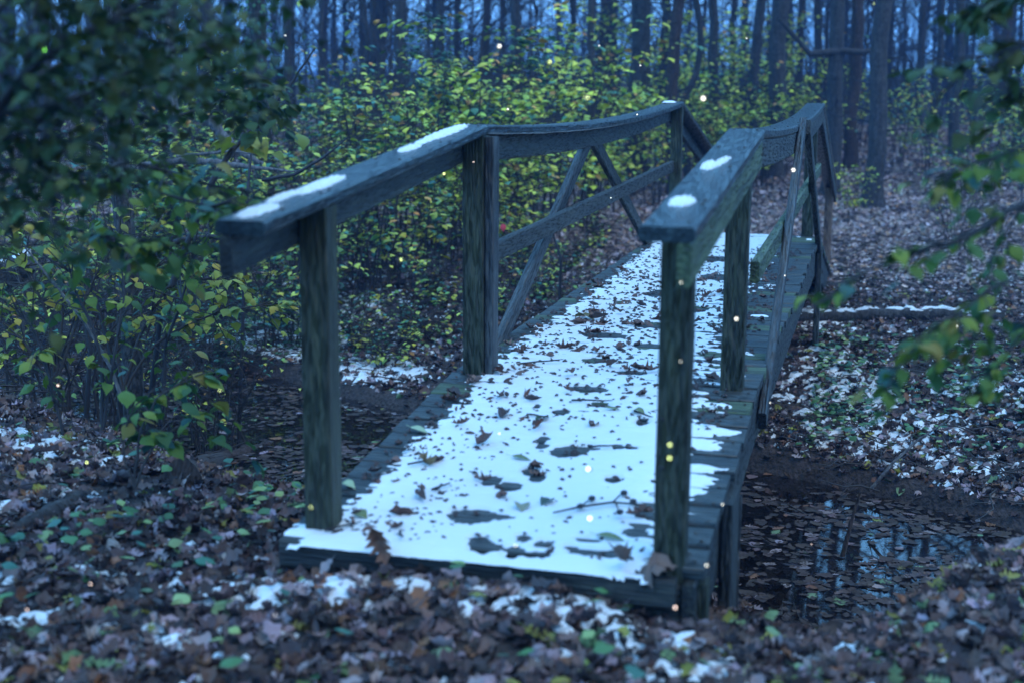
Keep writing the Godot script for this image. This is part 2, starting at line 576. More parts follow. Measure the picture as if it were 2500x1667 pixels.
func build_bridge() -> void:
	var br := thing("footbridge", "weathered arched timber footbridge with handrails over the creek", "bridge")
	# deck planks: a few boards shared by all
	var kinds := []
	for k in 8:
		kinds.append(board(rng.randf_range(1.245, 1.265), 0.138, 0.036, 0.0, 0.005))
	var cuts := [[0.045, S2 - 0.005], [S2 + 0.005, S3 - 0.003], [S3 + 0.003, S4 + 0.1]]
	for c in cuts:
		var count := int((c[1] - c[0]) / 0.144)
		var step: float = (c[1] - c[0]) / count
		for i in count:
			var s: float = c[0] + (i + 0.5) * step
			var k: Array = kinds[rng.randi() % 8]
			var slope := Vector3(0, deck_y(s + 0.01) - deck_y(s - 0.01), -0.02).normalized()
			var x0 := -0.62 - rng.randf_range(0, 0.012)
			var up := Vector3.RIGHT.cross(slope) * 1.0
			var y := deck_y(s) - 0.0185 + rng.randf_range(-0.002, 0.002)
			var b := Basis(slope, up, Vector3.RIGHT) if slope.cross(up).dot(Vector3.RIGHT) > 0.0 else Basis(-slope, up, Vector3.RIGHT)
			b = b * Basis.from_euler(Vector3(rng.randf_range(-0.002, 0.002), rng.randf_range(-0.004, 0.004), rng.randf_range(-0.012, 0.012)))
			var green := rng.randf() < (0.16 if s > 2.0 else 0.04)
			put("deck_plank", k[0], M.mossy if green else M.plank, br, Transform3D(b, Vector3(x0, y, -s)) * Transform3D(Basis(), -k[1]))
	# joists under the planks
	for side in [-1.0, 1.0]:
		var x: float = side * 0.5965
		for c in [[0.03, S2], [S2 + 0.002, S3], [S3 + 0.002, S4]]:
			beam(br, "joist", Vector3(x, deck_y(c[0]) - 0.16, -c[0]), Vector3(x, deck_y(c[1] - 0.004) - 0.16, -c[1]), 0.038, 0.24, M.rail)
	beam(br, "joist", Vector3(0, deck_y(0.06) - 0.16, -0.06), Vector3(0, MID - 0.16, -S3), 0.038, 0.235, M.rail)
	beam(br, "threshold_beam", Vector3(-0.63, -0.045, 0.0), Vector3(0.565, -0.055, 0.005), 0.042, 0.088, M.rail, Vector3.UP, 0.0, 0.009)
	beam(br, "front_joist", Vector3(-0.57, -0.15, -0.05), Vector3(0.57, -0.15, -0.05), 0.038, 0.2, M.rail)
	# the support under the right front corner and a paler strip that paints its edge as lit
	beam(br, "support_post", Vector3(0.637, -0.9, -0.74), Vector3(0.637, 0.02, -0.74), 0.235, 0.04, M.rail)
	beam(br, "support_post", Vector3(-0.637, -0.9, -0.74), Vector3(-0.637, 0.02, -0.74), 0.235, 0.04, M.rail)
	beam(br, "lit_edge_strip", Vector3(0.645, -0.88, -0.868), Vector3(0.645, -0.02, -0.868), 0.02, 0.038, M.brace)
	beam(br, "support_post", Vector3(0.6, -0.5, -0.12), Vector3(0.6, -0.055, -0.12), 0.075, 0.085, M.post)
	for side in [-1.0, 1.0]:
		beam(br, "support_post", Vector3(side * 0.642, -0.95, -S3 + 0.2), Vector3(side * 0.642, 0.08, -S3 + 0.2), 0.14, 0.045, M.rail)
	# posts
	for side in [-1.0, 1.0]:
		var x: float = side * 0.533
		for s in [0.098, S2, S3, S4]:
			var far: bool = s > 9.0
			var low := deck_y(s) - 0.25
			if far: low = ground_y(side * 0.6, -s) - 0.15
			var xx: float = side * 0.548 if far else x
			beam(br, "post", Vector3(xx, low, -s), Vector3(xx, rail_y(s) - 0.042, -s), 0.089, 0.089, M.raw if far else M.post, Vector3.FORWARD, 0.0, 0.005)
	beam(br, "post_batten", Vector3(-0.469, MID - 0.005, -S2 - 0.012), Vector3(-0.469, 1.13, -S2 - 0.012), 0.037, 0.088, M.brace, Vector3.FORWARD, 0.0, 0.004)
	# handrails: a flat cap on a board on edge, in three lengths
	for side in [-1.0, 1.0]:
		var x: float = side * 0.552
		var head := -0.377 if side < 0 else -0.275
		var runs := [[head, S2 - 0.002, 0.0], [S2 + 0.002, S3, 0.06], [S3 + 0.003, S4 + 0.45, 0.0]]
		for r in runs:
			var a := Vector3(x, rail_y(r[0]) - 0.019, -r[0])
			var b := Vector3(x, rail_y(r[1] - 0.004) - 0.019, -r[1])
			if r[1] > 9.0: b.y = rail_y(S4) - 0.019 - 0.925 * 0.45 / (S4 - S3)
			beam(br, "handrail_cap", a, b, 0.142, 0.038, M.cap, Vector3.UP, r[2], 0.007)
			var sx: float = side * 0.5965
			var tall := 0.112
			var drop := Vector3(sx - x, -0.0205 - tall / 2.0, 0)
			beam(br, "rail_board", a + drop + Vector3(0, 0, -0.006), b + drop, 0.037, tall, M.mossy if side > 0 and r[0] < 1.0 else M.rail, Vector3.UP, r[2])
	beam(br, "middle_rail", Vector3(-0.556, 0.612, -S2 - 0.05), Vector3(-0.556, 0.69, -S3 + 0.05), 0.037, 0.088, M.rail)
	beam(br, "middle_rail", Vector3(0.5965, 0.61, -1.83), Vector3(0.5965, 0.69, -S3 - 0.05), 0.037, 0.088, M.mossy)
	# braces nailed outside the rails: two to a side, meeting under the middle of the handrail
	for side in [-1.0, 1.0]:
		var x: float = side * 0.638
		if side > 0:
			beam(br, "brace", Vector3(x, -0.03, -1.98), Vector3(x, 1.13, -4.12), 0.037, 0.088, M.brace)
			beam(br, "brace", Vector3(x, -0.15, -7.86), Vector3(x, 1.1, -4.62), 0.037, 0.088, M.rail)
		else:
			beam(br, "brace", Vector3(x + 0.02, 0.0, -2.08), Vector3(x + 0.02, 1.02, -4.40), 0.037, 0.088, M.brace)
			beam(br, "brace", Vector3(x + 0.02, 0.0, -7.05), Vector3(x + 0.02, 1.02, -4.52), 0.037, 0.088, M.rail)
	var nail := CylinderMesh.new()
	nail.top_radius = 0.0055; nail.bottom_radius = 0.0055; nail.height = 0.004
	nail.radial_segments = 8; nail.rings = 1
	for side in [-1.0, 1.0]:
		for s in [-0.2, 0.07, 0.13, 0.75, 1.2, S2 - 0.05, S2 + 0.05, 2.6, 3.5, 4.4, 5.3, 6.4, S3 - 0.05]:
			for k in [-1.0, 1.0]:
				var sag := 0.0
				if s > S2: sag = 0.24 * (s - S2) / (S3 - S2) * (1.0 - (s - S2) / (S3 - S2))
				put("nail_head", nail, M.nail, br, Transform3D(Basis(), Vector3(side * 0.552 + k * 0.045, rail_y(s) - sag + 0.0005, -s + k * 0.006)))
	var flank := Basis.from_euler(Vector3(0, 0, PI / 2))
	for q in [[0.06, 0.93], [0.13, 0.96], [S2 - 0.03, 1.08], [S2 + 0.03, 1.10], [1.0, 1.02]]:
		put("nail_head", nail, M.nail, br, Transform3D(flank, Vector3(0.6157, q[1], -q[0])))
	for i in 12:
		for k in [-1.0, 1.0]:
			put("nail_head", nail, M.nail, br, Transform3D(Basis(), Vector3(0.592 + 0.012 * k, deck_y(0.12 + i * 0.144) + 0.0012, -0.12 - i * 0.144 + k * 0.03)))
	# knot-dark bolt heads on the right front post
	var bolt := SphereMesh.new()
	bolt.radius = 0.008; bolt.height = 0.008
	bolt.radial_segments = 8; bolt.rings = 4
	for p in [Vector3(0.505, 0.43, -0.052), Vector3(0.508, 0.29, -0.052), Vector3(0.51, 0.95, -0.052)]:
		put("bolt_head", bolt, M.twig_dark, br, Transform3D(Basis(), p))


# ---------- trees ----------

func make_trunk(r: float, h: float, seed_value: int, crook: float) -> ArrayMesh:
	var st := start()
	var sides := 16
	var n := 46
	var rings := []
	var nz := noise(1.0, 3, seed_value)
	for i in n + 1:
		var t := float(i) / n
		var y := h * pow(t, 1.5) - 0.25
		var c := Vector3(crook * nz.get_noise_2d(y * 0.35, 3.0), y, crook * nz.get_noise_2d(y * 0.35, 40.0))
		var ring := []
		for k in sides:
			var a := TAU * k / sides
			var rr := r * (1.0 - 0.55 * t) * (1.0 + 0.35 * exp(-maxf(y, 0.0) / 0.2) * (1.0 + 0.5 * sin(a * 4.0 + seed_value)))
			rr *= 1.0 + 0.07 * nz.get_noise_3d(cos(a) * 3.4, y * 0.9, sin(a) * 3.4) + 0.05 * nz.get_noise_3d(cos(a) * 9.0, y * 3.0, sin(a) * 9.0)
			ring.append(c + Vector3(cos(a), 0, -sin(a)) * rr)
		rings.append(ring)
	for i in n:
		for k in sides:
			var k2 := (k + 1) % sides
			quad(st, rings[i][k], rings[i][k2], rings[i + 1][k2], rings[i + 1][k])
	return done(st)


func make_crown(r: float, h: float) -> ArrayMesh:   # bare winter limbs
	var st := start()
	for i in 13:
		var y := lerpf(h * 0.42, h * 0.97, i / 12.0)
		var a := rng.randf() * TAU
		var l := (1.2 - 0.7 * i / 12.0) * h * 0.3
		var p := Vector3(0, y, 0)
		var d := Vector3(cos(a), 0.65, sin(a)).normalized()
		var pts := [p]
		var rr := [r * 0.32]
		for k in 5:
			d = (d + Vector3(rng.randf_range(-0.3, 0.3), rng.randf_range(-0.1, 0.3), rng.randf_range(-0.3, 0.3))).normalized()
			p += d * l / 5.0
			pts.append(p)
			rr.append(r * 0.32 * (1.0 - (k + 1) / 5.6))
			for j in 2:
				var e := (d + Vector3(rng.randf_range(-1, 1), rng.randf_range(-0.2, 0.8), rng.randf_range(-1, 1))).normalized()
				var q := p + e * l * 0.22
				tube(st, [p, p.lerp(q, 0.5) + Vector3(0, 0.05, 0), q + e * l * 0.12], [r * 0.1, r * 0.07, r * 0.02], 4)
		tube(st, pts, rr, 6)
	return done(st)


func make_twigs(h: float) -> ArrayMesh:   # dead side twigs low on the trunk
	var st := start()
	for i in 9:
		var y := rng.randf_range(0.9, h * 0.4)
		var a := rng.randf() * TAU
		var l := rng.randf_range(0.4, 1.3)
		var p := Vector3(0, y, 0)
		var q := p + Vector3(cos(a), rng.randf_range(-0.1, 0.5), sin(a)) * l * 0.5
		var e := q + Vector3(cos(a + 0.4), rng.randf_range(-0.3, 0.3), sin(a + 0.4)) * l * 0.5
		tube(st, [p, q, e], [0.018, 0.011, 0.003], 5)
	return done(st)


func build_trees() -> void:
	var protos := []
	for k in 4:
		protos.append([make_trunk(1.0 * [0.11, 0.13, 0.17, 0.10][k], 13.0, 70 + k, [0.1, 0.16, 0.08, 0.45][k]), make_crown([0.11, 0.13, 0.17, 0.10][k], 13.0), make_twigs(13.0), [0.11, 0.13, 0.17, 0.10][k]])
	# px across, distance, radius, kind, lean in degrees towards the right, bark, label
	var rows := [
		[1735, 27.0, 0.115, 0, -1.5, "bark", "slender straight dark trunk just right of the bridge's left far post"],
		[1776, 40.0, 0.11, 1, -1.0, "bark", "thin far trunk between two slender trunks above the bridge's far end"],
		[1832, 27.5, 0.125, 0, 0.5, "bark", "slender upright trunk above the middle of the right handrail"],
		[1883, 25.0, 0.19, 2, 0.0, "bark", "thick dark trunk behind the peak of the right handrail"],
		[1932, 38.0, 0.11, 1, 0.4, "bark_brown", "thin far trunk just right of the thick trunk behind the handrail peak"],
		[2020, 23.0, 0.15, 2, 0.3, "bark", "broad trunk with a crooked side branch right of the handrail peak"],
		[2064, 26.0, 0.14, 1, 1.2, "bark_brown", "grey trunk standing close to the right of the broad crooked-branched trunk"],
		[2130, 21.5, 0.16, 2, -0.5, "bark", "dark trunk at the back of the leaf-strewn clearing"],
		[2264, 30.0, 0.09, 0, 0.5, "bark", "narrow trunk dark against blue sky behind the upper right leaves"],
		[2316, 27.0, 0.12, 1, 0.0, "bark", "straight trunk dark against blue sky, right of the narrow one"],
		[2420, 33.0, 0.14, 2, 1.0, "bark_brown", "trunk almost hidden by dark leaves at the upper right"],
		[1264, 25.0, 0.105, 1, -1.0, "bark", "grey trunk behind yellowing thicket above the left handrail's bend"],
		[1376, 29.0, 0.075, 3, 3.0, "bark", "thin slanting trunk over the sagging left handrail"],
		[1442, 22.0, 0.07, 0, -1.2, "bark", "thin trunk with a dark knot over the left handrail"],
		[1551, 25.0, 0.215, 2, 0.0, "bark", "thickest trunk behind the left handrail's far peak"],
		[1612, 34.0, 0.15, 1, 0.0, "bark", "dark trunk just behind the paler trunk at the left far post"],
		[1640, 23.0, 0.12, 0, -0.5, "bark_brown", "paler upright trunk rising over the left far post"],
		[1672, 23.5, 0.07, 3, 3.0, "bark", "thin crooked trunk leaning right beside the paler trunk"],
		[512, 19.0, 0.115, 1, 0.5, "bark", "dark trunk behind bushes at the upper left"],
		[640, 15.5, 0.115, 2, 0.0, "bark", "ivy-clad dark trunk behind the left thicket"],
		[716, 24.0, 0.09, 0, -1.0, "bark", "slim trunk against blue sky right of the ivy-clad one"],
		[424, 13.5, 0.075, 1, 0.5, "bark_pale", "greyish low trunk in the thicket near the pale broken branch"],
		[886, 27.0, 0.06, 3, 1.5, "bark", "thin bent trunk above the middle of the left thicket"],
		[912, 29.0, 0.07, 0, 0.5, "bark", "thin straight trunk above the left thicket, beside the bent one"],
		[985, 24.0, 0.12, 1, -0.5, "bark", "grey trunk at the left edge of the dark leafy sapling"],
		[1075, 30.0, 0.12, 2, 0.0, "bark", "trunk behind the dark leafy sapling"],
		[1180, 33.0, 0.12, 1, 0.5, "bark_brown", "trunk at the right edge of the dark leafy sapling"],
		[120, 17.0, 0.12, 2, 0.5, "bark", "trunk in the dark upper left corner behind leaves"],
		[240, 24.0, 0.11, 0, 0.0, "bark", "trunk deep in the dark woods at the upper left"],
		[790, 34.0, 0.09, 0, 1.0, "bark", "slim distant trunk left of the thin bent trunk"],
	]
	for r in rows:
		var p: Array = protos[r[3]]
		var at := spot((r[0] - 1250.0) / 3345.0, r[1])
		var t := thing("tree", r[6], "tree", at)
		t.rotation = Vector3(0, deg_to_rad(YAW), 0)
		t.rotate_object_local(Vector3.BACK, deg_to_rad(-r[4]))
		t.rotate_object_local(Vector3.UP, rng.randf() * TAU)
		var k: float = r[2] / p[3]
		var sc := Transform3D(Basis.from_scale(Vector3(k, 1.0, k)), Vector3.ZERO)
		var m: Material = M[r[5]]
		put("trunk", p[0], m, t, sc)
		put("crown", p[1], m, t)
		put("side_twigs", p[2], M.twig_dark, t).set_meta("kind", "stuff")
		if r[0] == 2020:
			var st := start()
			var back := t.global_transform.basis.inverse()
			var pts := []
			for q in [Vector3(0.05, 2.35, 0.1), Vector3(-0.45, 2.3, 0.15), Vector3(-0.7, 2.55, 0.2), Vector3(-1.0, 2.85, 0.25)]:
				pts.append(back * q.rotated(Vector3.UP, deg_to_rad(YAW)))
			tube(st, pts, [0.06, 0.05, 0.045, 0.03], 7, 0.3)
			pts = []
			for q in [Vector3(0.05, 2.35, 0.1), Vector3(0.4, 2.33, 0.15), Vector3(0.75, 2.4, 0.2)]:
				pts.append(back * q.rotated(Vector3.UP, deg_to_rad(YAW)))
			tube(st, pts, [0.06, 0.045, 0.03], 7, 0.3)
			put("crooked_branch", done(st), m, t)
		if r[0] == 1442:
			var knot := SphereMesh.new()
			knot.radius = 0.13; knot.height = 0.2
			knot.radial_segments = 10; knot.rings = 6
			put("knot", knot, M.twig_dark, t, Transform3D(Basis(), Vector3(0, 1.75, 0)))
		if r[0] == 640:
			var xs := []
			var cs := []
			for i in 900:
				var a := rng.randf() * TAU
				var y := rng.randf_range(0.0, 4.6)
				var q := Vector3(cos(a), 0, sin(a))
				xs.append(Transform3D(frame((Vector3.DOWN + q * 0.5).normalized(), q).scaled(Vector3.ONE * rng.randf_range(0.04, 0.07)), Vector3(0, y, 0) + q * (0.12 + rng.randf() * 0.13)))
				cs.append(vary(pick(TEAL)))
			scatter("ivy", leaf_shapes.green[0], M.leaf, xs, cs, t)


func build_distant_woods() -> void:
	var st := start()
	tube(st, [Vector3(0, -0.5, 0), Vector3(0.03, 1, 0.02), Vector3(-0.04, 3, 0.05), Vector3(0.05, 6, -0.05), Vector3(0.0, 9, 0.0), Vector3(0.1, 13, 0.0)], [0.14, 0.11, 0.1, 0.085, 0.06, 0.02], 7)
	for i in 46:
		var y := rng.randf_range(1.5, 5.0) if i < 8 else rng.randf_range(5.0, 12.8)
		var a := rng.randf() * TAU
		var l := rng.randf_range(0.8, 2.6)
		var p := Vector3(0, y, 0)
		var q := p + Vector3(cos(a), 0.55, sin(a)) * l * 0.6
		tube(st, [p, q, q + Vector3(cos(a + 0.5), 0.6, sin(a + 0.5)) * l * 0.6], [0.03, 0.018, 0.004], 4)
	var trunk := done(st)
	var xs := []
	for i in 250:
		var d := 34.0 + 80.0 * pow(rng.randf(), 0.9)
		var p := spot(rng.randf_range(-0.55, 0.55), d)
		var k := rng.randf_range(0.45, 1.5)
		xs.append(Transform3D(Basis.from_euler(Vector3(rng.randf_range(-0.05, 0.05), rng.randf() * TAU, rng.randf_range(-0.05, 0.05))) * Basis.from_scale(Vector3(k, rng.randf_range(0.8, 1.2), k)), p))
	tag(scatter("distant_woods", trunk, M.bark, xs, []), "distant bare woods fading into blue haze behind the clearing", "woods", "", "stuff")
	# bare saplings and twiggy undergrowth that blur into a haze
	st = start()
	for i in 9:
		var p := Vector3(rng.randf_range(-0.5, 0.5), -0.1, rng.randf_range(-0.5, 0.5))
		var d := Vector3(rng.randf_range(-0.2, 0.2), 1, rng.randf_range(-0.2, 0.2)).normalized()
		var l := rng.randf_range(1.2, 3.4)
		var pts := [p]
		for k in 4:
			d = (d + Vector3(rng.randf_range(-0.25, 0.25), 0, rng.randf_range(-0.25, 0.25))).normalized()
			p += d * l / 4.0
			pts.append(p)
			for j in 2:
				var e := (d * 0.6 + Vector3(rng.randf_range(-1, 1), rng.randf_range(0, 0.5), rng.randf_range(-1, 1))).normalized()
				tube(st, [p, p + e * 0.35, p + e * 0.6 + Vector3(0, 0.1, 0)], [0.006, 0.004, 0.0015], 3)
		tube(st, pts, [0.013, 0.011, 0.009, 0.006, 0.002], 4)
	var brush := done(st)
	xs = []
	for i in 300:
		var d := 20.0 + 50.0 * rng.randf()
		var across := rng.randf_range(-0.5, 0.5)
		if across > 0.06 and d < 26.0: continue
		var p := spot(across, d)
		xs.append(Transform3D(Basis.from_euler(Vector3(0, rng.randf() * TAU, 0)).scaled(Vector3.ONE * rng.randf_range(0.6, 1.4)), p))
	var cx := []
	for i in 420:
		var p := spot(rng.randf_range(-0.6, 0.6), rng.randf_range(31.0, 68.0))
		p.y += rng.randf_range(1.8, 12.0)
		cx.append(Transform3D(Basis.from_euler(Vector3(rng.randf_range(-0.9, 0.9), rng.randf() * TAU, rng.randf_range(-0.9, 0.9))).scaled(Vector3.ONE * rng.randf_range(1.1, 2.2)), p))
	tag(scatter("bare_canopy", brush, M.twig, cx, []), "tangle of bare upper branches over the far side of the creek", "branches", "", "stuff")
	tag(scatter("bare_undergrowth", brush, M.twig, xs, []), "grey leafless undergrowth between the distant trunks", "undergrowth", "", "stuff")


# ---------- bushes ----------

func hang(dir: Vector3, droop: float) -> Basis:
	var z := (dir + Vector3.DOWN * droop + Vector3(rng.randf_range(-0.4, 0.4), rng.randf_range(-0.3, 0.3), rng.randf_range(-0.4, 0.4))).normalized()
	var up := Vector3(rng.randf_range(-0.5, 0.5), 1, rng.randf_range(-0.5, 0.5))
	return frame(z, up)


func make_bush(h: float, spread: float, stems: int, leaves: int, size: float, pal: Array) -> Node3D:
	var o := Node3D.new()
	var st := start()
	var spots := []
	for i in stems:
		var a := rng.randf() * TAU
		var out := Vector3(cos(a), 0, sin(a))
		var p := out * rng.randf_range(0.0, spread * 0.35)
		var hh := h * rng.randf_range(0.6, 1.0)
		var lean := rng.randf_range(0.1, 0.7)
		var pts := [p - Vector3(0, 0.1, 0)]
		for k in 6:
			var t := (k + 1) / 6.0
			var q := p + out * spread * lean * t * t + Vector3(rng.randf_range(-0.05, 0.05), hh * (t - 0.16 * t * t * lean), rng.randf_range(-0.05, 0.05))
			pts.append(q)
			if k >= 1:
				for j in 3:
					var e := (out * 0.3 + Vector3(rng.randf_range(-1, 1), rng.randf_range(-0.1, 0.6), rng.randf_range(-1, 1))).normalized()
					var l := rng.randf_range(0.2, 0.5) * minf(1.0, spread)
					var m := q + e * l
					var en := m + (e + Vector3.DOWN * 0.4) * l * 0.5
					tube(st, [q, m, en], [0.004, 0.0028, 0.0012], 3)
					for g in 7:
						spots.append([q.lerp(m, g / 6.0) if g < 5 else m.lerp(en, (g - 4) / 2.0), e])
		tube(st, pts, [0.011, 0.01, 0.009, 0.008, 0.006, 0.004, 0.002], 5)
	put("stems", done(st), M.twig, o)
	var xs := []
	var cs := []
	for i in leaves:
		var s: Array = spots[rng.randi() % spots.size()]
		for again in 4:
			if n_mid.get_noise_3dv((s[0] as Vector3) * 2.2) > 0.0: break
			s = spots[rng.randi() % spots.size()]
		var side: Vector3 = (s[1] as Vector3).cross(Vector3.UP) * (1.0 if i % 2 else -1.0)
		var b := hang(side + (s[1] as Vector3) * 0.5, 0.5)
		var k := size * rng.randf_range(0.45, 1.35)
		xs.append(Transform3D(b.scaled(Vector3.ONE * k), s[0] + b.z * k * 0.2 + Vector3(rng.randf_range(-1, 1), rng.randf_range(-1, 1), rng.randf_range(-1, 1)) * 0.05))
		cs.append(vary(pick(pal), 0.4))
	scatter("foliage", leaf_shapes.green[rng.randi() % 3], M.leaf, xs, cs, o)
	return o


func build_thicket() -> void:
	var protos := {
		"gold": [make_bush(2.0, 1.0, 7, 330, 0.088, YELLOWGREEN), make_bush(1.7, 1.1, 8, 360, 0.082, YELLOWGREEN), make_bush(2.3, 1.0, 6, 310, 0.088, YELLOWGREEN)],
		"mixed": [make_bush(1.9, 1.1, 8, 400, 0.075, MIXED), make_bush(1.5, 1.2, 9, 420, 0.072, MIXED), make_bush(2.2, 1.1, 7, 370, 0.075, MIXED)],
		"teal": [make_bush(1.2, 1.1, 10, 900, 0.055, TEAL), make_bush(3.4, 1.0, 10, 1500, 0.08, TEAL)],
		"bare": [make_bush(1.6, 1.0, 14, 160, 0.055, MIXED)],
		"herb": [make_bush(0.45, 0.5, 7, 130, 0.06, MIXED)],
	}
	# across in px, distance, size, kind, label, group
	var lg := "mixed green and yellow bush in the thicket left of the bridge"
	var rows := []
	for r in [[690, 13.0, 1.05, 0], [760, 12.5, 1.0, 1], [830, 13.8, 1.1, 2], [905, 13.0, 1.05, 0], [960, 14.4, 1.15, 1], [610, 13.6, 1.05, 2], [540, 13.0, 1.0, 0], [470, 13.8, 1.05, 1], [1010, 13.6, 1.0, 1], [720, 15.5, 1.2, 1], [850, 16.0, 1.2, 0], [560, 16.0, 1.2, 2], [940, 16.6, 1.1, 2], [650, 12.0, 0.8, 1], [380, 13.6, 1.05, 0], [290, 12.8, 1.05, 2], [200, 13.4, 1.05, 1], [100, 12.6, 1.05, 0], [20, 13.2, 1.1, 2], [440, 16.5, 1.25, 2], [790, 18.0, 1.15, 0], [880, 19.0, 1.2, 1]]:
		rows.append([r[0], r[1], r[2], "mixed", r[3], lg, "mixed bushes of the thicket left of the bridge"])
	for r in [[1040, 15.6, 1.15, 0], [1110, 16.6, 1.2, 1], [1185, 16.0, 1.2, 2], [1240, 17.4, 1.3, 0], [1310, 17.0, 1.25, 1], [1370, 18.2, 1.3, 2], [1435, 19.0, 1.3, 0], [1150, 18.5, 1.25, 2], [1280, 19.0, 1.2, 0], [1220, 14.8, 0.85, 1], [1325, 15.6, 0.8, 1], [1090, 14.4, 0.9, 2], [1400, 20.5, 1.2, 1], [1480, 21.0, 1.25, 2], [1345, 21.0, 1.3, 2], [1200, 21.0, 1.3, 1]]:
		rows.append([r[0], r[1], r[2], "gold", r[3], "yellow-green bush behind the left handrail", "yellow-green bushes behind the left handrail"])
	for r in [[1530, 23.0, 1.15, 0], [1590, 24.5, 1.2, 1], [1650, 26.0, 1.2, 2], [1705, 27.0, 1.2, 0], [1760, 26.5, 1.15, 1], [1800, 29.0, 1.3, 2], [1860, 30.0, 1.2, 0], [1920, 29.0, 1.1, 1], [1960, 31.0, 1.1, 2], [2080, 30.0, 1.0, 0], [1570, 29.0, 1.5, 2], [1690, 31.0, 1.5, 0], [1780, 33.0, 1.5, 1], [1630, 34.0, 1.7, 1], [1500, 31.0, 1.7, 0], [1850, 35.0, 1.5, 2], [1693, 24.0, 1.0, 1], [1750, 23.5, 0.95, 0], [1803, 25.0, 1.05, 1], [1853, 24.0, 0.95, 0], [1915, 25.0, 1.0, 2], [1963, 26.0, 0.9, 1], [1600, 22.0, 1.0, 0]]:
		rows.append([r[0], r[1], r[2], "gold", r[3], "pale yellow-green bush between the trunks beyond the bridge", "pale bushes between the trunks beyond the bridge"])
	for r in [[2190, 26.0, 0.85, 0], [2280, 25.0, 0.95, 2], [2370, 23.0, 1.0, 1], [2450, 24.0, 1.05, 0], [2520, 21.0, 1.05, 2], [2400, 28.0, 1.25, 1]]:
		rows.append([r[0], r[1], r[2], "mixed", r[3], "dull green bush at the right edge of the clearing", "bushes at the right edge of the clearing"])
	for r in [[1260, 13.2, 1.0], [1330, 12.6, 0.8], [1215, 12.0, 0.7], [1390, 14.6, 0.9], [1010, 11.6, 1.0], [930, 11.0, 0.9], [1060, 12.6, 1.1], [870, 11.6, 1.1], [1290, 14.8, 1.1], [1450, 16.6, 1.0]]:
		rows.append([r[0], r[1], r[2], "herb", 0, "small leafy sprig in the litter behind the left handrail", "small sprigs behind the left handrail"])
	rows.append([1120, 16.5, 1.0, "teal", 1, "tall dark leafy sapling over the left handrail's bend", ""])
	rows.append([2340, 17.0, 0.6, "bare", 0, "low half-bare shrub on the leaf-strewn clearing behind the hanging branch", ""])
	rows.append([2075, 20.0, 0.5, "gold", 0, "small pale yellow shrub at the foot of the clearing's trunks", ""])
	for r in [[520, 11.6, 0.7], [700, 11.8, 0.6], [420, 11.2, 0.8]]:
		rows.append([r[0], r[1], r[2], "teal", 0, "low dark green shrub under the pale broken branch", "low dark shrubs under the pale broken branch"])
	for r in [[230, 9.0, 0.9], [90, 8.2, 0.9], [350, 9.8, 0.9], [480, 9.0, 0.7]]:
		rows.append([r[0], r[1], r[2], "bare", 0, "tangled half-bare shrub on the far creek bank at the left", "half-bare shrubs on the left creek bank"])
	var order := {}
	for r in rows:
		if r[6] != "":
			if not order.has(r[6]): order[r[6]] = []
			order[r[6]].append(r[0])
	var nth := ["first", "second", "third", "fourth", "fifth", "sixth", "seventh", "eighth", "ninth", "tenth", "eleventh", "twelfth", "thirteenth", "fourteenth", "fifteenth", "sixteenth", "seventeenth", "eighteenth", "nineteenth", "twentieth", "twenty-first", "twenty-second", "twenty-third", "twenty-fourth", "twenty-fifth"]
	for k in order: order[k].sort()
	for r in rows:
		if r[6] != "":
			r[5] = "%s, %s from the left" % [r[5], nth[order[r[6]].find(r[0])]]
		var p: Node3D = protos[r[3]][r[4]]
		var o: Node3D = p.duplicate()
		o.name = numbered("bush" if r[3] != "teal" or r[4] == 0 else "sapling")
		add_child(o)
		o.position = spot((r[0] - 1250.0) / 3345.0, r[1])
		o.rotation.y = rng.randf() * TAU
		o.scale = Vector3.ONE * r[2]
		tag(o, r[5], "bush" if r[3] != "teal" or r[4] == 0 else "sapling", r[6])
	for k in protos:
		for p in protos[k]:
			p.free()


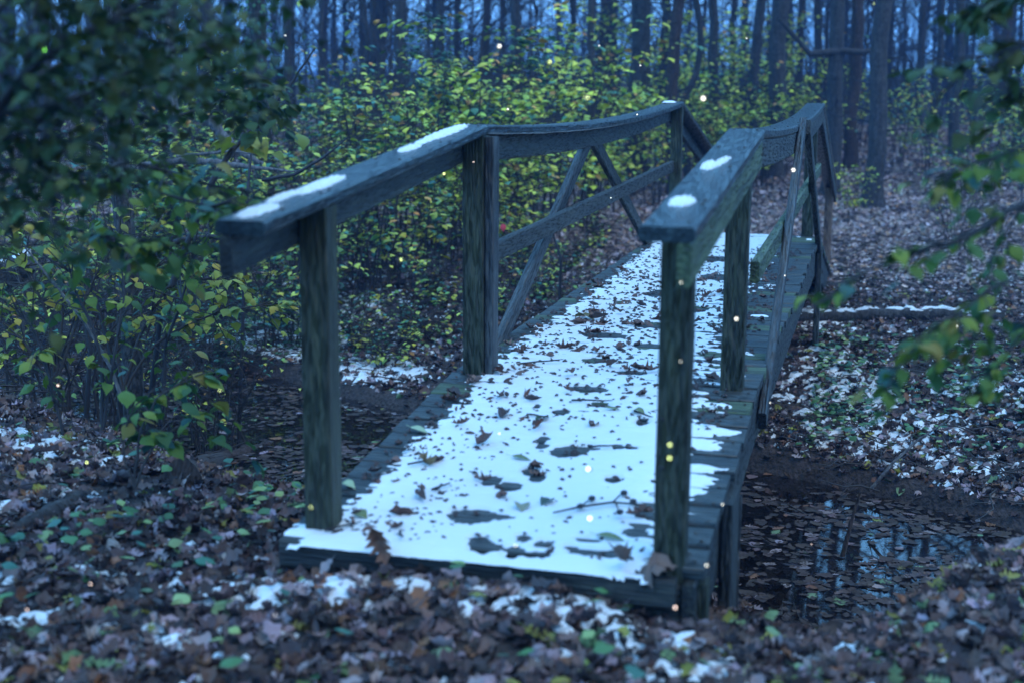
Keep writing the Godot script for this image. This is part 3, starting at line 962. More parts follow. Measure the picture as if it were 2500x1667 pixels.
func leafy(o: Node3D, stems: Array, radii: Array, twigs: int, twig_len: float, leaves: int, size: float, mats: Array, mat: Material, from := 0.2, droop := 0.8, more := 0, pal := []) -> void:
	var st := start()
	var spots := []
	for i in stems.size():
		var pts: Array = stems[i]
		var fine := []
		var rr := []
		var n := (pts.size() - 1) * 5
		for k in n + 1:
			var t := float(k) / n * (pts.size() - 1)
			var a := mini(int(t), pts.size() - 2)
			var p0: Vector3 = pts[maxi(a - 1, 0)]
			var p3: Vector3 = pts[mini(a + 2, pts.size() - 1)]
			var q: Vector3 = (pts[a] as Vector3).cubic_interpolate(pts[a + 1], p0, p3, t - a)
			q += Vector3(n_mid.get_noise_2d(k * 2.0, i * 9.0), n_mid.get_noise_2d(k * 2.0, i * 9.0 + 30.0), 0) * 0.012
			fine.append(q)
			rr.append(lerpf(radii[i], radii[i] * 0.25, float(k) / n))
		tube(st, fine, rr, 6, 0.2)
		for j in twigs:
			var u := rng.randf_range(from, 1.0) * (fine.size() - 1)
			var q: Vector3 = fine[int(u)]
			var d: Vector3 = (fine[mini(int(u) + 1, fine.size() - 1)] - fine[maxi(int(u) - 1, 0)]).normalized()
			var e := (d * 0.7 + Vector3(rng.randf_range(-1, 1), rng.randf_range(-0.7, 0.7), rng.randf_range(-1, 1))).normalized()
			var l := twig_len * rng.randf_range(0.4, 1.2)
			var m := q + e * l * 0.6
			var en := m + (e + Vector3.DOWN * 0.5).normalized() * l * 0.5
			tube(st, [q, m, en], [radii[i] * 0.28 + 0.0008, radii[i] * 0.18 + 0.0006, 0.0006], 4)
			for g in 8:
				spots.append([q.lerp(m, g / 4.0) if g < 4 else m.lerp(en, (g - 3) / 4.0), e])
	put("stems", done(st), mat, o)
	for i in leaves:
		var s: Array = spots[rng.randi() % spots.size()]
		var e: Vector3 = s[1]
		var side := e.cross(Vector3.UP) * (1.0 if i % 2 else -1.0)
		var b := hang(side + e * 0.5, droop)
		var k := size * rng.randf_range(0.7, 1.25)
		put("leaf", leaf_shapes.green[rng.randi() % 3], mats[rng.randi() % mats.size()], o, Transform3D(b.scaled(Vector3.ONE * k), (s[0] as Vector3) + b.z * k * 0.22))
	if more > 0:
		var xs := []
		var cs := []
		for i in more:
			var s: Array = spots[rng.randi() % spots.size()]
			var b := hang((s[1] as Vector3).cross(Vector3.UP) * (1.0 if i % 2 else -1.0), droop)
			var k := size * rng.randf_range(0.7, 1.2)
			xs.append(Transform3D(b.scaled(Vector3.ONE * k), (s[0] as Vector3) + Vector3(rng.randf_range(-1, 1), rng.randf_range(-1, 1), rng.randf_range(-1, 1)) * 0.16))
			cs.append(vary(pick(pal)))
		scatter("foliage", leaf_shapes.green[1], M.leaf, xs, cs, o)


func leaf_mats(pal: Array) -> Array:
	var out := []
	for p in pal:
		for i in int(maxf(1.0, roundf(p[0]))):
			var c := vary(p[1], 0.2)
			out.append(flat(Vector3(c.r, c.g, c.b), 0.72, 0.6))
	return out


func build_near_bushes() -> void:
	var deep := leaf_mats(DIMMED)
	var fresh := leaf_mats(FRESH)
	var gold := leaf_mats(GOLD)
	# left
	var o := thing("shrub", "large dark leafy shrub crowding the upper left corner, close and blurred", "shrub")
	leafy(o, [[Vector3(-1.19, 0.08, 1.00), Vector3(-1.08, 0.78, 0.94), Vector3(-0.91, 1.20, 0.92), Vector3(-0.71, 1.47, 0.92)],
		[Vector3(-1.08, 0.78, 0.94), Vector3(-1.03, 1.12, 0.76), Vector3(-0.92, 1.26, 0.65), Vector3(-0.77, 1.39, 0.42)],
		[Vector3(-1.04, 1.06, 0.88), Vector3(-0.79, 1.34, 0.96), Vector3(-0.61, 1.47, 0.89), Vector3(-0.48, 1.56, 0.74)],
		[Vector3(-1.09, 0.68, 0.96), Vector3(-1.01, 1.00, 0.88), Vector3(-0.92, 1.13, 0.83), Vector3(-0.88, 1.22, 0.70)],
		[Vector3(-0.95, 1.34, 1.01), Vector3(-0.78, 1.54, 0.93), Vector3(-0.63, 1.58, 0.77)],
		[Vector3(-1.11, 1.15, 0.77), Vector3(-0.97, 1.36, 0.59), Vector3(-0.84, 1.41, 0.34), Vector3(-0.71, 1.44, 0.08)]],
		[0.016, 0.011, 0.01, 0.009, 0.01, 0.01], 18, 0.26, 300, 0.042, deep, M.twig_dark, 0.5, 0.8, 1500, DIMMED)
	o = thing("shrub", "leafy green branch spray reaching across the left toward the handrail's end", "shrub")
	leafy(o, [[Vector3(-1.57, -0.11, 0.61), Vector3(-1.54, 0.56, 0.48), Vector3(-1.37, 0.98, 0.35), Vector3(-1.16, 1.07, 0.17), Vector3(-0.93, 1.01, 0.01), Vector3(-0.77, 0.93, -0.12)],
		[Vector3(-1.37, 0.98, 0.35), Vector3(-1.19, 0.93, 0.20), Vector3(-1.04, 0.88, 0.07), Vector3(-0.92, 0.86, -0.06)],
		[Vector3(-1.16, 1.07, 0.17), Vector3(-1.10, 1.10, -0.06), Vector3(-0.92, 1.03, -0.20), Vector3(-0.77, 1.00, -0.34)]],
		[0.012, 0.007, 0.007], 26, 0.16, 300, 0.056, fresh, M.twig_dark, 0.4)
	o = thing("shrub", "leafy spray crossing in front of the slim trunks at the upper left", "shrub")
	leafy(o, [[Vector3(-1.99, -0.29, -0.08), Vector3(-1.93, 0.93, -0.34), Vector3(-1.61, 1.30, -0.60), Vector3(-1.32, 1.36, -0.90), Vector3(-1.07, 1.32, -1.06)],
		[Vector3(-1.61, 1.30, -0.60), Vector3(-1.41, 1.21, -0.74), Vector3(-1.25, 1.28, -1.01), Vector3(-1.10, 1.20, -1.03)]],
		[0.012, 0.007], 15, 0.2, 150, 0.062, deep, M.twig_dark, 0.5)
	o = thing("sapling", "dark slanting bare sapling stem rising to the right with a few leaves", "sapling")
	leafy(o, [[Vector3(-1.62, 0.55, -1.19), Vector3(-1.48, 0.96, -1.30), Vector3(-1.38, 1.18, -1.48), Vector3(-1.31, 1.31, -1.63), Vector3(-1.20, 1.48, -1.69)], [Vector3(-1.42, 1.03, -1.33), Vector3(-1.37, 1.14, -1.37), Vector3(-1.27, 1.21, -1.51)], [Vector3(-1.48, 0.96, -1.30), Vector3(-1.42, 0.91, -1.31), Vector3(-1.29, 0.80, -1.32)]],
		[0.014, 0.005, 0.004], 6, 0.14, 34, 0.085, gold, M.twig_dark, 0.3)
	o = thing("shrub", "small green shrub hanging over the dark pool at the left", "shrub")
	leafy(o, [[Vector3(-1.41, -0.06, -0.49), Vector3(-1.40, 0.13, -0.53), Vector3(-1.33, 0.27, -0.58), Vector3(-1.21, 0.33, -0.73)],
		[Vector3(-1.41, -0.06, -0.49), Vector3(-1.35, 0.09, -0.54), Vector3(-1.27, 0.16, -0.68), Vector3(-1.15, 0.21, -0.72)],
		[Vector3(-1.41, -0.06, -0.49), Vector3(-1.46, 0.10, -0.51), Vector3(-1.42, 0.23, -0.54), Vector3(-1.35, 0.29, -0.68)]],
		[0.006, 0.005, 0.005], 11, 0.16, 95, 0.072, fresh, M.twig, 0.35)
	o = thing("shrub", "yellow-green leafy sprays over the far creek bank, left of the first left post", "shrub")
	leafy(o, [[Vector3(-2.62, -0.23, -2.45), Vector3(-2.55, 0.06, -2.53), Vector3(-2.39, 0.33, -2.62), Vector3(-2.04, 0.33, -2.72)],
		[Vector3(-2.62, -0.23, -2.45), Vector3(-2.47, 0.02, -2.54), Vector3(-2.20, 0.17, -2.64), Vector3(-1.86, 0.23, -2.75)],
		[Vector3(-2.62, -0.23, -2.45), Vector3(-2.66, 0.10, -2.51), Vector3(-2.49, 0.41, -2.61), Vector3(-2.25, 0.46, -2.68)]],
		[0.012, 0.01, 0.01], 20, 0.28, 230, 0.062, gold, M.twig, 0.4)
	o = thing("shrub", "twiggy yellow-green shrub at the left edge above the litter", "shrub")
	leafy(o, [[Vector3(-2.62, -0.09, -1.85), Vector3(-2.65, 0.21, -1.90), Vector3(-2.78, 0.49, -1.92), Vector3(-2.86, 0.66, -1.93)],
		[Vector3(-2.62, -0.09, -1.85), Vector3(-2.54, 0.21, -1.93), Vector3(-2.52, 0.42, -2.08), Vector3(-2.40, 0.65, -2.16)],
		[Vector3(-2.62, -0.09, -1.85), Vector3(-2.60, 0.25, -1.92), Vector3(-2.62, 0.51, -1.97), Vector3(-2.68, 0.70, -1.99)],
		[Vector3(-2.62, -0.09, -1.85), Vector3(-2.70, 0.15, -1.77), Vector3(-2.87, 0.30, -1.75)]],
		[0.01, 0.009, 0.009, 0.008], 22, 0.3, 280, 0.056, gold, M.twig, 0.35)
	o = thing("shrub", "dark wiry shrub with small leaves low at the left edge", "shrub")
	leafy(o, [[Vector3(-1.96, -0.06, -1.19), Vector3(-1.99, 0.27, -1.24), Vector3(-2.10, 0.52, -1.26), Vector3(-2.18, 0.75, -1.29)],
		[Vector3(-1.96, -0.06, -1.19), Vector3(-1.93, 0.25, -1.26), Vector3(-1.96, 0.50, -1.40), Vector3(-2.02, 0.74, -1.43)],
		[Vector3(-2.06, -0.05, -1.06), Vector3(-2.14, 0.21, -1.09), Vector3(-2.23, 0.40, -1.10), Vector3(-2.40, 0.53, -1.08)],
		[Vector3(-1.87, 0.02, -1.54), Vector3(-1.87, 0.23, -1.58), Vector3(-1.81, 0.47, -1.65), Vector3(-1.77, 0.72, -1.70)]],
		[0.009, 0.008, 0.008, 0.011], 18, 0.3, 200, 0.06, fresh, M.twig_dark, 0.2)
	# the sapling trunk by the creek with its long leaning stem
	o = thing("sapling", "small brown sapling trunk standing by the left creek edge", "sapling", on_ground(-2.78, -2.82))
	var st := start()
	tube(st, [Vector3(0, -0.2, 0), Vector3(0.0, 0.3, 0), Vector3(0.01, 0.9, 0), Vector3(-0.02, 1.6, 0), Vector3(0.02, 2.6, 0.05), Vector3(0, 4.2, 0)], [0.075, 0.058, 0.055, 0.052, 0.045, 0.02], 12, 0.15)
	put("trunk", done(st), M.bark, o)
	st = start()
	tube(st, [Vector3(0.12, -0.1, 0.05), Vector3(0.13, 0.3, 0.05), Vector3(0.2, 0.7, 0.05), Vector3(0.3, 1.2, 0.05)], [0.02, 0.018, 0.014, 0.006], 7, 0.2)
	tube(st, [Vector3(-0.05, -0.1, 0.1), Vector3(-0.02, 0.4, 0.1), Vector3(-0.12, 0.8, 0.1), Vector3(-0.22, 1.3, 0.1)], [0.014, 0.012, 0.01, 0.005], 7, 0.2)
	put("side_stem", done(st), M.twig_dark, o)
	o = thing("fallen_branch", "long thin pale stem leaning diagonally across the left undergrowth", "branch")
	st = start()
	tube(st, [Vector3(-2.49, 0.64, -1.50), Vector3(-2.36, 0.49, -1.50), Vector3(-2.22, 0.32, -1.51), Vector3(-2.10, 0.13, -1.50), Vector3(-2.04, -0.02, -1.49)], [0.004, 0.006, 0.007, 0.008, 0.009], 6, 0.2)
	put("stem", done(st), M.bark_pale, o)
	# right
	o = thing("shrub", "leafy green branch hanging in from the right over the clearing, close and blurred", "shrub")
	leafy(o, [[Vector3(1.85, 0.06, 0.10), Vector3(1.69, 0.76, 0.00), Vector3(1.51, 1.07, -0.06), Vector3(1.26, 1.00, 0.28), Vector3(1.07, 0.93, 0.34), Vector3(0.89, 0.82, 0.41)],
		[Vector3(1.69, 0.76, 0.00), Vector3(1.42, 0.89, 0.15), Vector3(1.24, 0.82, 0.32), Vector3(1.10, 0.69, 0.38)],
		[Vector3(1.69, 0.76, 0.00), Vector3(1.44, 1.17, 0.09), Vector3(1.31, 1.18, 0.23), Vector3(1.18, 1.13, 0.27)],
		[Vector3(1.51, 1.07, -0.06), Vector3(1.41, 1.03, -0.08), Vector3(1.34, 0.90, -0.04), Vector3(1.31, 0.66, -0.09)],
		[Vector3(1.69, 0.76, 0.00), Vector3(1.55, 0.78, -0.07), Vector3(1.42, 0.72, -0.02), Vector3(1.34, 0.57, 0.03)]],
		[0.012, 0.006, 0.006, 0.005, 0.005], 14, 0.15, 300, 0.05, fresh, M.twig_dark, 0.42)
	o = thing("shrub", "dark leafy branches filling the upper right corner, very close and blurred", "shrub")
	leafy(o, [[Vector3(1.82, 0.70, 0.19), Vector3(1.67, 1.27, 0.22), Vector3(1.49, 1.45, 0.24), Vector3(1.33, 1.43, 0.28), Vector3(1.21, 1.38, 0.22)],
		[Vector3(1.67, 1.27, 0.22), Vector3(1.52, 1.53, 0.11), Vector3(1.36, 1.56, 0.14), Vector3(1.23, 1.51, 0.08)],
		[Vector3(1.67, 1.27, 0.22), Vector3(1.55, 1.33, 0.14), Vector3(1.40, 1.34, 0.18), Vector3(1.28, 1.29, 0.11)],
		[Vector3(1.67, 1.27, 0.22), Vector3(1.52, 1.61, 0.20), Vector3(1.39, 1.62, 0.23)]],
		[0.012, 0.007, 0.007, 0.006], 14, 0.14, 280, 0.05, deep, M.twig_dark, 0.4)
	# the small red leaf behind the left rail
	o = thing("red_leaf", "small bright red leaf hanging behind the left middle rail", "leaf", Vector3(-1.97, 0.18, -7.44))
	put("blade", leaf_shapes.green[0], flat(Vector3(0.7, 0.05, 0.06), 0.5, 0.4), o, Transform3D(frame(Vector3(0.1, -1, 0.1), Vector3(0.3, 0, 1)).scaled(Vector3.ONE * 0.07), Vector3.ZERO))
	put("stalk", leaf_shapes.slim[0], M.twig, o, Transform3D(frame(Vector3(0, 1, 0), Vector3.RIGHT).scaled(Vector3(0.02, 0.06, 0.06)), Vector3.ZERO))


# ---------- litter and snow ----------

func under_bridge(x: float, s: float) -> bool:
	return absf(x) < 0.66 and s > -0.02 and s < S4


func build_litter() -> void:
	var xs := []
	var cs := []
	var shapes: Array = leaf_shapes.litter + leaf_shapes.crumpled
	for k in 9:
		xs.append([]); cs.append([])
	var bands := [[2.2, 6.0, 1000.0], [6.0, 9.0, 750.0], [9.0, 13.0, 480.0], [13.0, 20.0, 420.0], [20.0, 34.0, 230.0]]
	var single := 0
	var ground := get_node("ground")
	var mats := []
	for p in BROWN:
		for i in 3:
			var c := vary(p[1])
			mats.append([p[0], flat(Vector3(c.r, c.g, c.b), 0.6)])
	var a := deg_to_rad(YAW)
	for b in bands:
		var area: float = 0.43 * (b[1] * b[1] - b[0] * b[0])
		for i in int(area * b[2]):
			var f := sqrt(rng.randf_range(b[0] * b[0], b[1] * b[1]))
			var r := f * rng.randf_range(-0.43, 0.43)
			var x := EYE.x + r * cos(a) - f * sin(a)
			var z := EYE.z - r * sin(a) - f * cos(a)
			var s := -z
			if under_bridge(x, s) and s > 0.6 and s < 2.0: continue
			var y := ground_y(x, z)
			var wet := y < WATER + 0.03
			if wet and rng.randf() < 0.2: continue
			if rng.randf() < 0.9 * (absf(ground_y(x, z + 0.08) - y) / 0.08 - 0.25) - 0.1: continue   # leaves slide off the cut banks
			var k := rng.randi() % 9
			var size := rng.randf_range(0.04, 0.1) if k < 4 else rng.randf_range(0.035, 0.075)
			if f > 20.0: size *= 1.35
			var tilt := 0.55 if rng.randf() < 0.8 else 1.1
			var bs := Basis.from_euler(Vector3(rng.randf_range(-tilt, tilt), rng.randf() * TAU, rng.randf_range(-tilt, tilt)))
			var xf := Transform3D(bs.scaled(Vector3.ONE * size), Vector3(x, y + rng.randf_range(0.0, 0.028), z) - bs.z * size * 0.5)
			if wet and rng.randf() < (0.75 if n_mid.get_noise_2d(x * 0.9 + 5.0, s * 1.6) > -0.16 else 0.06): xf = Transform3D(Basis.from_euler(Vector3(0, rng.randf() * TAU, 0)).scaled(Vector3(size, size * 0.25, size)), Vector3(x, WATER + 0.004, z))
			if f < 4.6 and single < 300 and rng.randf() < 0.06:
				single += 1
				put("fallen_leaf", shapes[k], mats[rng.randi() % 12][1], ground, xf.translated(Vector3(0, 0.015, 0)))
				continue
			xs[k].append(xf)
			var col := pick(PALE_BROWN if s > 8.5 and rng.randf() < smoothstep(8.5, 13.0, s) else BROWN)
			if wet: col = Vector3(0.06, 0.034, 0.024) if rng.randf() < 0.75 else col * 0.9
			cs[k].append(vary(col, 0.35))
	for k in 9:
		tag(scatter("leaf_litter", shapes[k], M.litter, xs[k], cs[k]), ["deeply lobed brown oak leaves strewn over the ground", "curled brown oak leaves strewn over the ground", "cupped brown oak leaves strewn over the ground", "toothed brown leaves strewn over the ground", "oval brown leaves strewn over the ground", "slim folded brown leaves strewn over the ground", "crumpled lobed brown leaves strewn over the ground", "crumpled toothed brown leaves strewn over the ground", "rolled small brown leaves strewn over the ground"][k], "leaf litter", "leaf litter on the woodland floor", "stuff")
	# green leaves of small plants low in the litter
	var gx := []
	var gc := []
	var patches := [[-1.43, -0.14, 0.5, 13], [-1.34, 0.16, 0.5, 16], [-1.30, 0.54, 0.6, 18], [-1.00, 0.39, 0.5, 14], [-1.87, 0.67, 0.8, 30], [0.72, 6.25, 0.6, 260], [0.62, 5.55, 0.5, 220], [0.68, 7.19, 0.5, 160], [1.44, 6.70, 0.9, 150], [1.87, 5.87, 0.8, 200], [-3.70, 6.77, 0.8, 150], [-3.13, 7.80, 1.0, 200], [-2.39, 9.34, 1.4, 200], [-0.93, 0.70, 0.3, 40], [0.58, -0.09, 0.5, 10], [-0.27, -0.36, 0.8, 26]]
	for p in patches:
		for i in p[3]:
			var r: float = p[2] * sqrt(rng.randf())
			var t := rng.randf() * TAU
			var x: float = p[0] + r * cos(t)
			var s: float = p[1] + r * sin(t)
			if under_bridge(x, s): continue
			var y := ground_y(x, -s)
			if y < WATER + 0.02: continue
			var bs := hang(Vector3(cos(t * 7.0), 0.1, sin(t * 7.0)), 0.2)
			gx.append(Transform3D(bs.scaled(Vector3.ONE * rng.randf_range(0.035, 0.075)), Vector3(x, y + rng.randf_range(0.02, 0.09), -s)))
			gc.append(vary(pick([[3, Vector3(0.06, 0.15, 0.045)], [2, Vector3(0.03, 0.11, 0.07)], [2, Vector3(0.24, 0.32, 0.11)]])))
	tag(scatter("ground_ivy", leaf_shapes.green[0], M.ivy, gx, gc), "small glossy green leaves creeping through the leaf litter", "ground cover", "", "stuff")
	# twigs
	var st := start()
	tube(st, [Vector3(0, 0, 0), Vector3(0.12, 0.015, 0.02), Vector3(0.25, 0.0, -0.01), Vector3(0.42, 0.02, 0.03)], [0.005, 0.0045, 0.0035, 0.0015], 4)
	tube(st, [Vector3(0.2, 0.01, 0), Vector3(0.28, 0.04, 0.06), Vector3(0.34, 0.03, 0.13)], [0.003, 0.002, 0.001], 4)
	var tw := done(st)
	xs = []
	for i in 2600:
		var f := sqrt(rng.randf_range(6.0, 330.0))
		var r := f * rng.randf_range(-0.42, 0.42)
		var x := EYE.x + r * cos(a) - f * sin(a)
		var z := EYE.z - r * sin(a) - f * cos(a)
		if under_bridge(x, -z): continue
		xs.append(Transform3D(Basis.from_euler(Vector3(rng.randf_range(-0.2, 0.2), rng.randf() * TAU, rng.randf_range(-0.2, 0.25))).scaled(Vector3.ONE * rng.randf_range(0.3, 0.7) * (1.0 if f < 7.0 else 2.0)), on_ground(x, z, 0.03)))
	tag(scatter("twig_litter", tw, M.twig, xs, []), "thin dead twigs lying over the leaf litter", "twigs", "", "stuff")


func build_ground_snow() -> void:
	# x, s, half width, half depth, amount
	var blobs := [[-0.45, -0.14, 0.36, 0.13, 1.0], [-0.1, -0.12, 0.3, 0.09, 0.8], [0.3, -0.16, 0.3, 0.12, 0.95], [0.62, -0.3, 0.16, 0.2, 0.8], [0.75, -0.75, 0.2, 0.14, 0.55],
		[0.87, 6.25, 0.5, 0.6, 0.73], [1.08, 5.49, 0.6, 0.45, 0.77], [1.39, 5.55, 0.5, 0.4, 0.73], [0.78, 6.90, 0.35, 0.5, 0.65], [1.65, 5.00, 0.5, 0.3, 0.60], [1.78, 6.17, 0.4, 0.4, 0.6], [1.99, 6.14, 0.4, 0.4, 0.6], [0.67, 8.07, 0.3, 0.4, 0.75], [1.36, 4.51, 0.25, 0.2, 0.5],
		[-4.17, 7.72, 0.8, 0.8, 0.9], [-4.10, 7.05, 0.5, 0.6, 0.8], [-3.69, 7.18, 0.5, 0.5, 0.8], [-2.90, 6.68, 0.5, 0.5, 0.8], [-2.67, 6.64, 0.3, 0.3, 0.9], [-3.66, 8.47, 0.5, 0.5, 0.65],
		[-5.73, 5.99, 0.7, 0.8, 0.85], [-4.92, 5.43, 0.8, 0.6, 0.75], [-2.30, 1.15, 0.5, 0.4, 0.85], [-3.89, 4.48, 0.4, 0.35, 0.85], [-2.03, 1.09, 0.4, 0.3, 0.75], [-5.89, 7.36, 0.7, 0.7, 0.7], [-5.85, 7.87, 0.7, 0.8, 0.6], [-7.23, 9.38, 0.8, 0.8, 0.55], [-1.71, 0.38, 0.35, 0.25, 0.55], [-1.24, -0.05, 0.2, 0.15, 0.5], [-1.23, -0.51, 0.16, 0.12, 0.7], [-0.93, -0.10, 0.12, 0.1, 0.55], [-0.72, -0.52, 0.16, 0.1, 0.7], [-0.68, -0.41, 0.1, 0.08, 0.55], [-2.87, 5.12, 0.3, 0.15, 0.8], [1.02, 0.05, 0.25, 0.12, 0.65], [0.33, 0.46, 0.2, 0.1, 0.7]]
	var st := start()
	var cell := 0.025
	var nx := int(9.0 / cell)
	var ns := int(14.0 / cell)
	var patchy := noise(1.0, 3, 77)
	var rows := []
	for j in ns + 1:
		var s := -2.2 + j * cell
		var row := PackedFloat32Array()
		row.resize(nx + 1)
		for i in nx + 1:
			var x := -5.4 + i * cell
			var f := 0.24
			if in_view(x, -s, 1.15) < 0.0:
				row[i] = -1.0
				continue
			for b in blobs:
				var dx: float = (x - b[0]) / b[2]
				var ds: float = (s - b[1]) / b[3]
				var q := dx * dx + ds * ds
				if q < 5.0: f = maxf(f, b[4] * exp(-q * 0.6))
			var y := ground_y(x, -s)
			if y < WATER + 0.04: f = -1.0
			var steep := absf(ground_y(x, -s - 0.06) - ground_y(x, -s + 0.06)) / 0.12
			f -= 1.2 * maxf(0.0, steep - 0.22)
			row[i] = f - 0.68 + 0.62 * patchy.get_noise_2d(x * 6.0, s * 6.0) + 0.75 * patchy.get_noise_2d(x * 24.0 + 40.0, s * 24.0)
		rows.append(row)
	st.set_smooth_group(0)
	for j in ns:
		for i in nx:
			var q := [rows[j][i], rows[j][i + 1], rows[j + 1][i + 1], rows[j + 1][i]]
			if maxf(maxf(q[0], q[1]), maxf(q[2], q[3])) <= 0.0: continue
			var p := []
			for c in 4:
				var x: float = -5.4 + (i + [0, 1, 1, 0][c]) * cell
				var s: float = -2.2 + (j + [0, 0, 1, 1][c]) * cell
				var up: float = 0.012 + 0.016 * minf(1.0, q[c] * 2.5) if q[c] > 0.0 else maxf(-0.02, 0.012 + q[c] * 0.3)
				p.append(Vector3(x, ground_y(x, -s) + up, -s))
			quad(st, p[0], p[1], p[2], p[3])
	tag(put("ground_snow", done(st), M.snow), "thin broken scraps of snow among the fallen leaves", "snow", "", "stuff")


func snow_patch(label: String, x: float, s: float, lx: float, ls: float, seed_value: int, turn := 0.0) -> void:   # a patch lying on a handrail
	var st := start()
	var nz := noise(1.0, 3, seed_value)
	var nu := 30
	var nv := 70
	var pts := []
	for j in nv + 1:
		var row := []
		for i in nu + 1:
			var u := lerpf(-1.25, 1.25, float(i) / nu)
			var v := lerpf(-1.25, 1.25, float(j) / nv)
			var f := 1.0 - u * u - v * v * (0.8 if absf(v) < 1.0 else 1.0) + 0.7 * nz.get_noise_2d(u * 2.6 * lx / 0.03, v * ls * 22.0) + 0.55 * nz.get_noise_2d(u * 8.0 * lx / 0.03 + 20.0, v * ls * 75.0)
			var px := x + (u * cos(turn)) * lx + v * sin(turn) * ls
			var ps := s + v * ls
			var h := 0.0085 * minf(1.0, f * 1.2) * (1.0 + 0.5 * nz.get_noise_2d(u * 9.0, v * ls * 90.0)) if f > 0.0 else f * 0.02
			row.append([Vector3(px, rail_y(ps) + maxf(h, -0.006), -ps), f])
		pts.append(row)
	for j in nv:
		for i in nu:
			var a: Array = pts[j][i]; var b: Array = pts[j][i + 1]; var c: Array = pts[j + 1][i + 1]; var d: Array = pts[j + 1][i]
			if maxf(maxf(a[1], b[1]), maxf(c[1], d[1])) <= 0.0: continue
			quad(st, a[0], b[0], c[0], d[0])
	tag(put("snow_patch", done(st), M.snow), label, "snow")


const DECK_PATCHES := [[0.53, 0.6, 0.11, 0.055, 1.5], [0.54, 0.72, 0.12, 0.05, 1.5], [0.53, 0.83, 0.12, 0.03, 1.3], [0.5, 1.05, 0.13, 0.06, 1.4], [0.5, 1.22, 0.14, 0.05, 1.4], [0.52, 0.43, 0.09, 0.018, 1.5], [0.53, 1.5, 0.1, 0.03, 1.3], [0.5, 2.0, 0.1, 0.07, 1.2], [0.52, 2.45, 0.1, 0.05, 1.3], [0.5, 3.5, 0.1, 0.05, 1.2], [0.5, 4.6, 0.1, 0.08, 1.2], [0.57, 7.2, 0.07, 0.1, 1.2]]
const PRINTS: Array = [[-0.026, 0.675, 0.026, 0.034], [0.011, 0.616, 0.026, 0.03], [-0.062, 0.989, 0.024, 0.03], [-0.046, 0.923, 0.024, 0.028], [0.088, 0.142, 0.026, 0.026], [0.155, 0.114, 0.03, 0.026], [0.272, 0.174, 0.04, 0.018], [0.239, 0.109, 0.028, 0.014], [0.291, 0.084, 0.055, 0.022], [0.36, 0.095, 0.04, 0.022], [0.402, 0.256, 0.035, 0.03], [0.216, 0.973, 0.024, 0.025], [0.262, 0.976, 0.026, 0.016], [0.256, 1.252, 0.022, 0.035], [-0.173, 1.349, 0.012, 0.02], [-0.038, 0.095, 0.034, 0.03], [-0.01, 0.06, 0.05, 0.04], [0.081, 0.046, 0.035, 0.035], [0.152, 0.04, 0.05, 0.022], [-0.067, 1.299, 0.03, 0.022], [0.256, 0.663, 0.028, 0.025], [-0.11, 0.27, 0.075, 0.055], [-0.05, 0.285, 0.075, 0.025], [0.05, 0.885, 0.06, 0.05], [0.105, 0.94, 0.05, 0.03], [-0.063, 0.523, 0.045, 0.03], [-0.13, 0.56, 0.03, 0.035], [0.06, 1.42, 0.04, 0.03], [-0.02, 1.6, 0.07, 0.04], [0.1, 1.9, 0.06, 0.05], [-0.1, 2.1, 0.05, 0.06], [0.08, 2.5, 0.07, 0.06], [-0.18, 2.72, 0.1, 0.07], [0.0, 3.05, 0.08, 0.08], [0.1, 3.6, 0.1, 0.1], [-0.1, 4.1, 0.1, 0.1], [0.12, 4.9, 0.1, 0.12], [0.0, 5.8, 0.12, 0.12]]


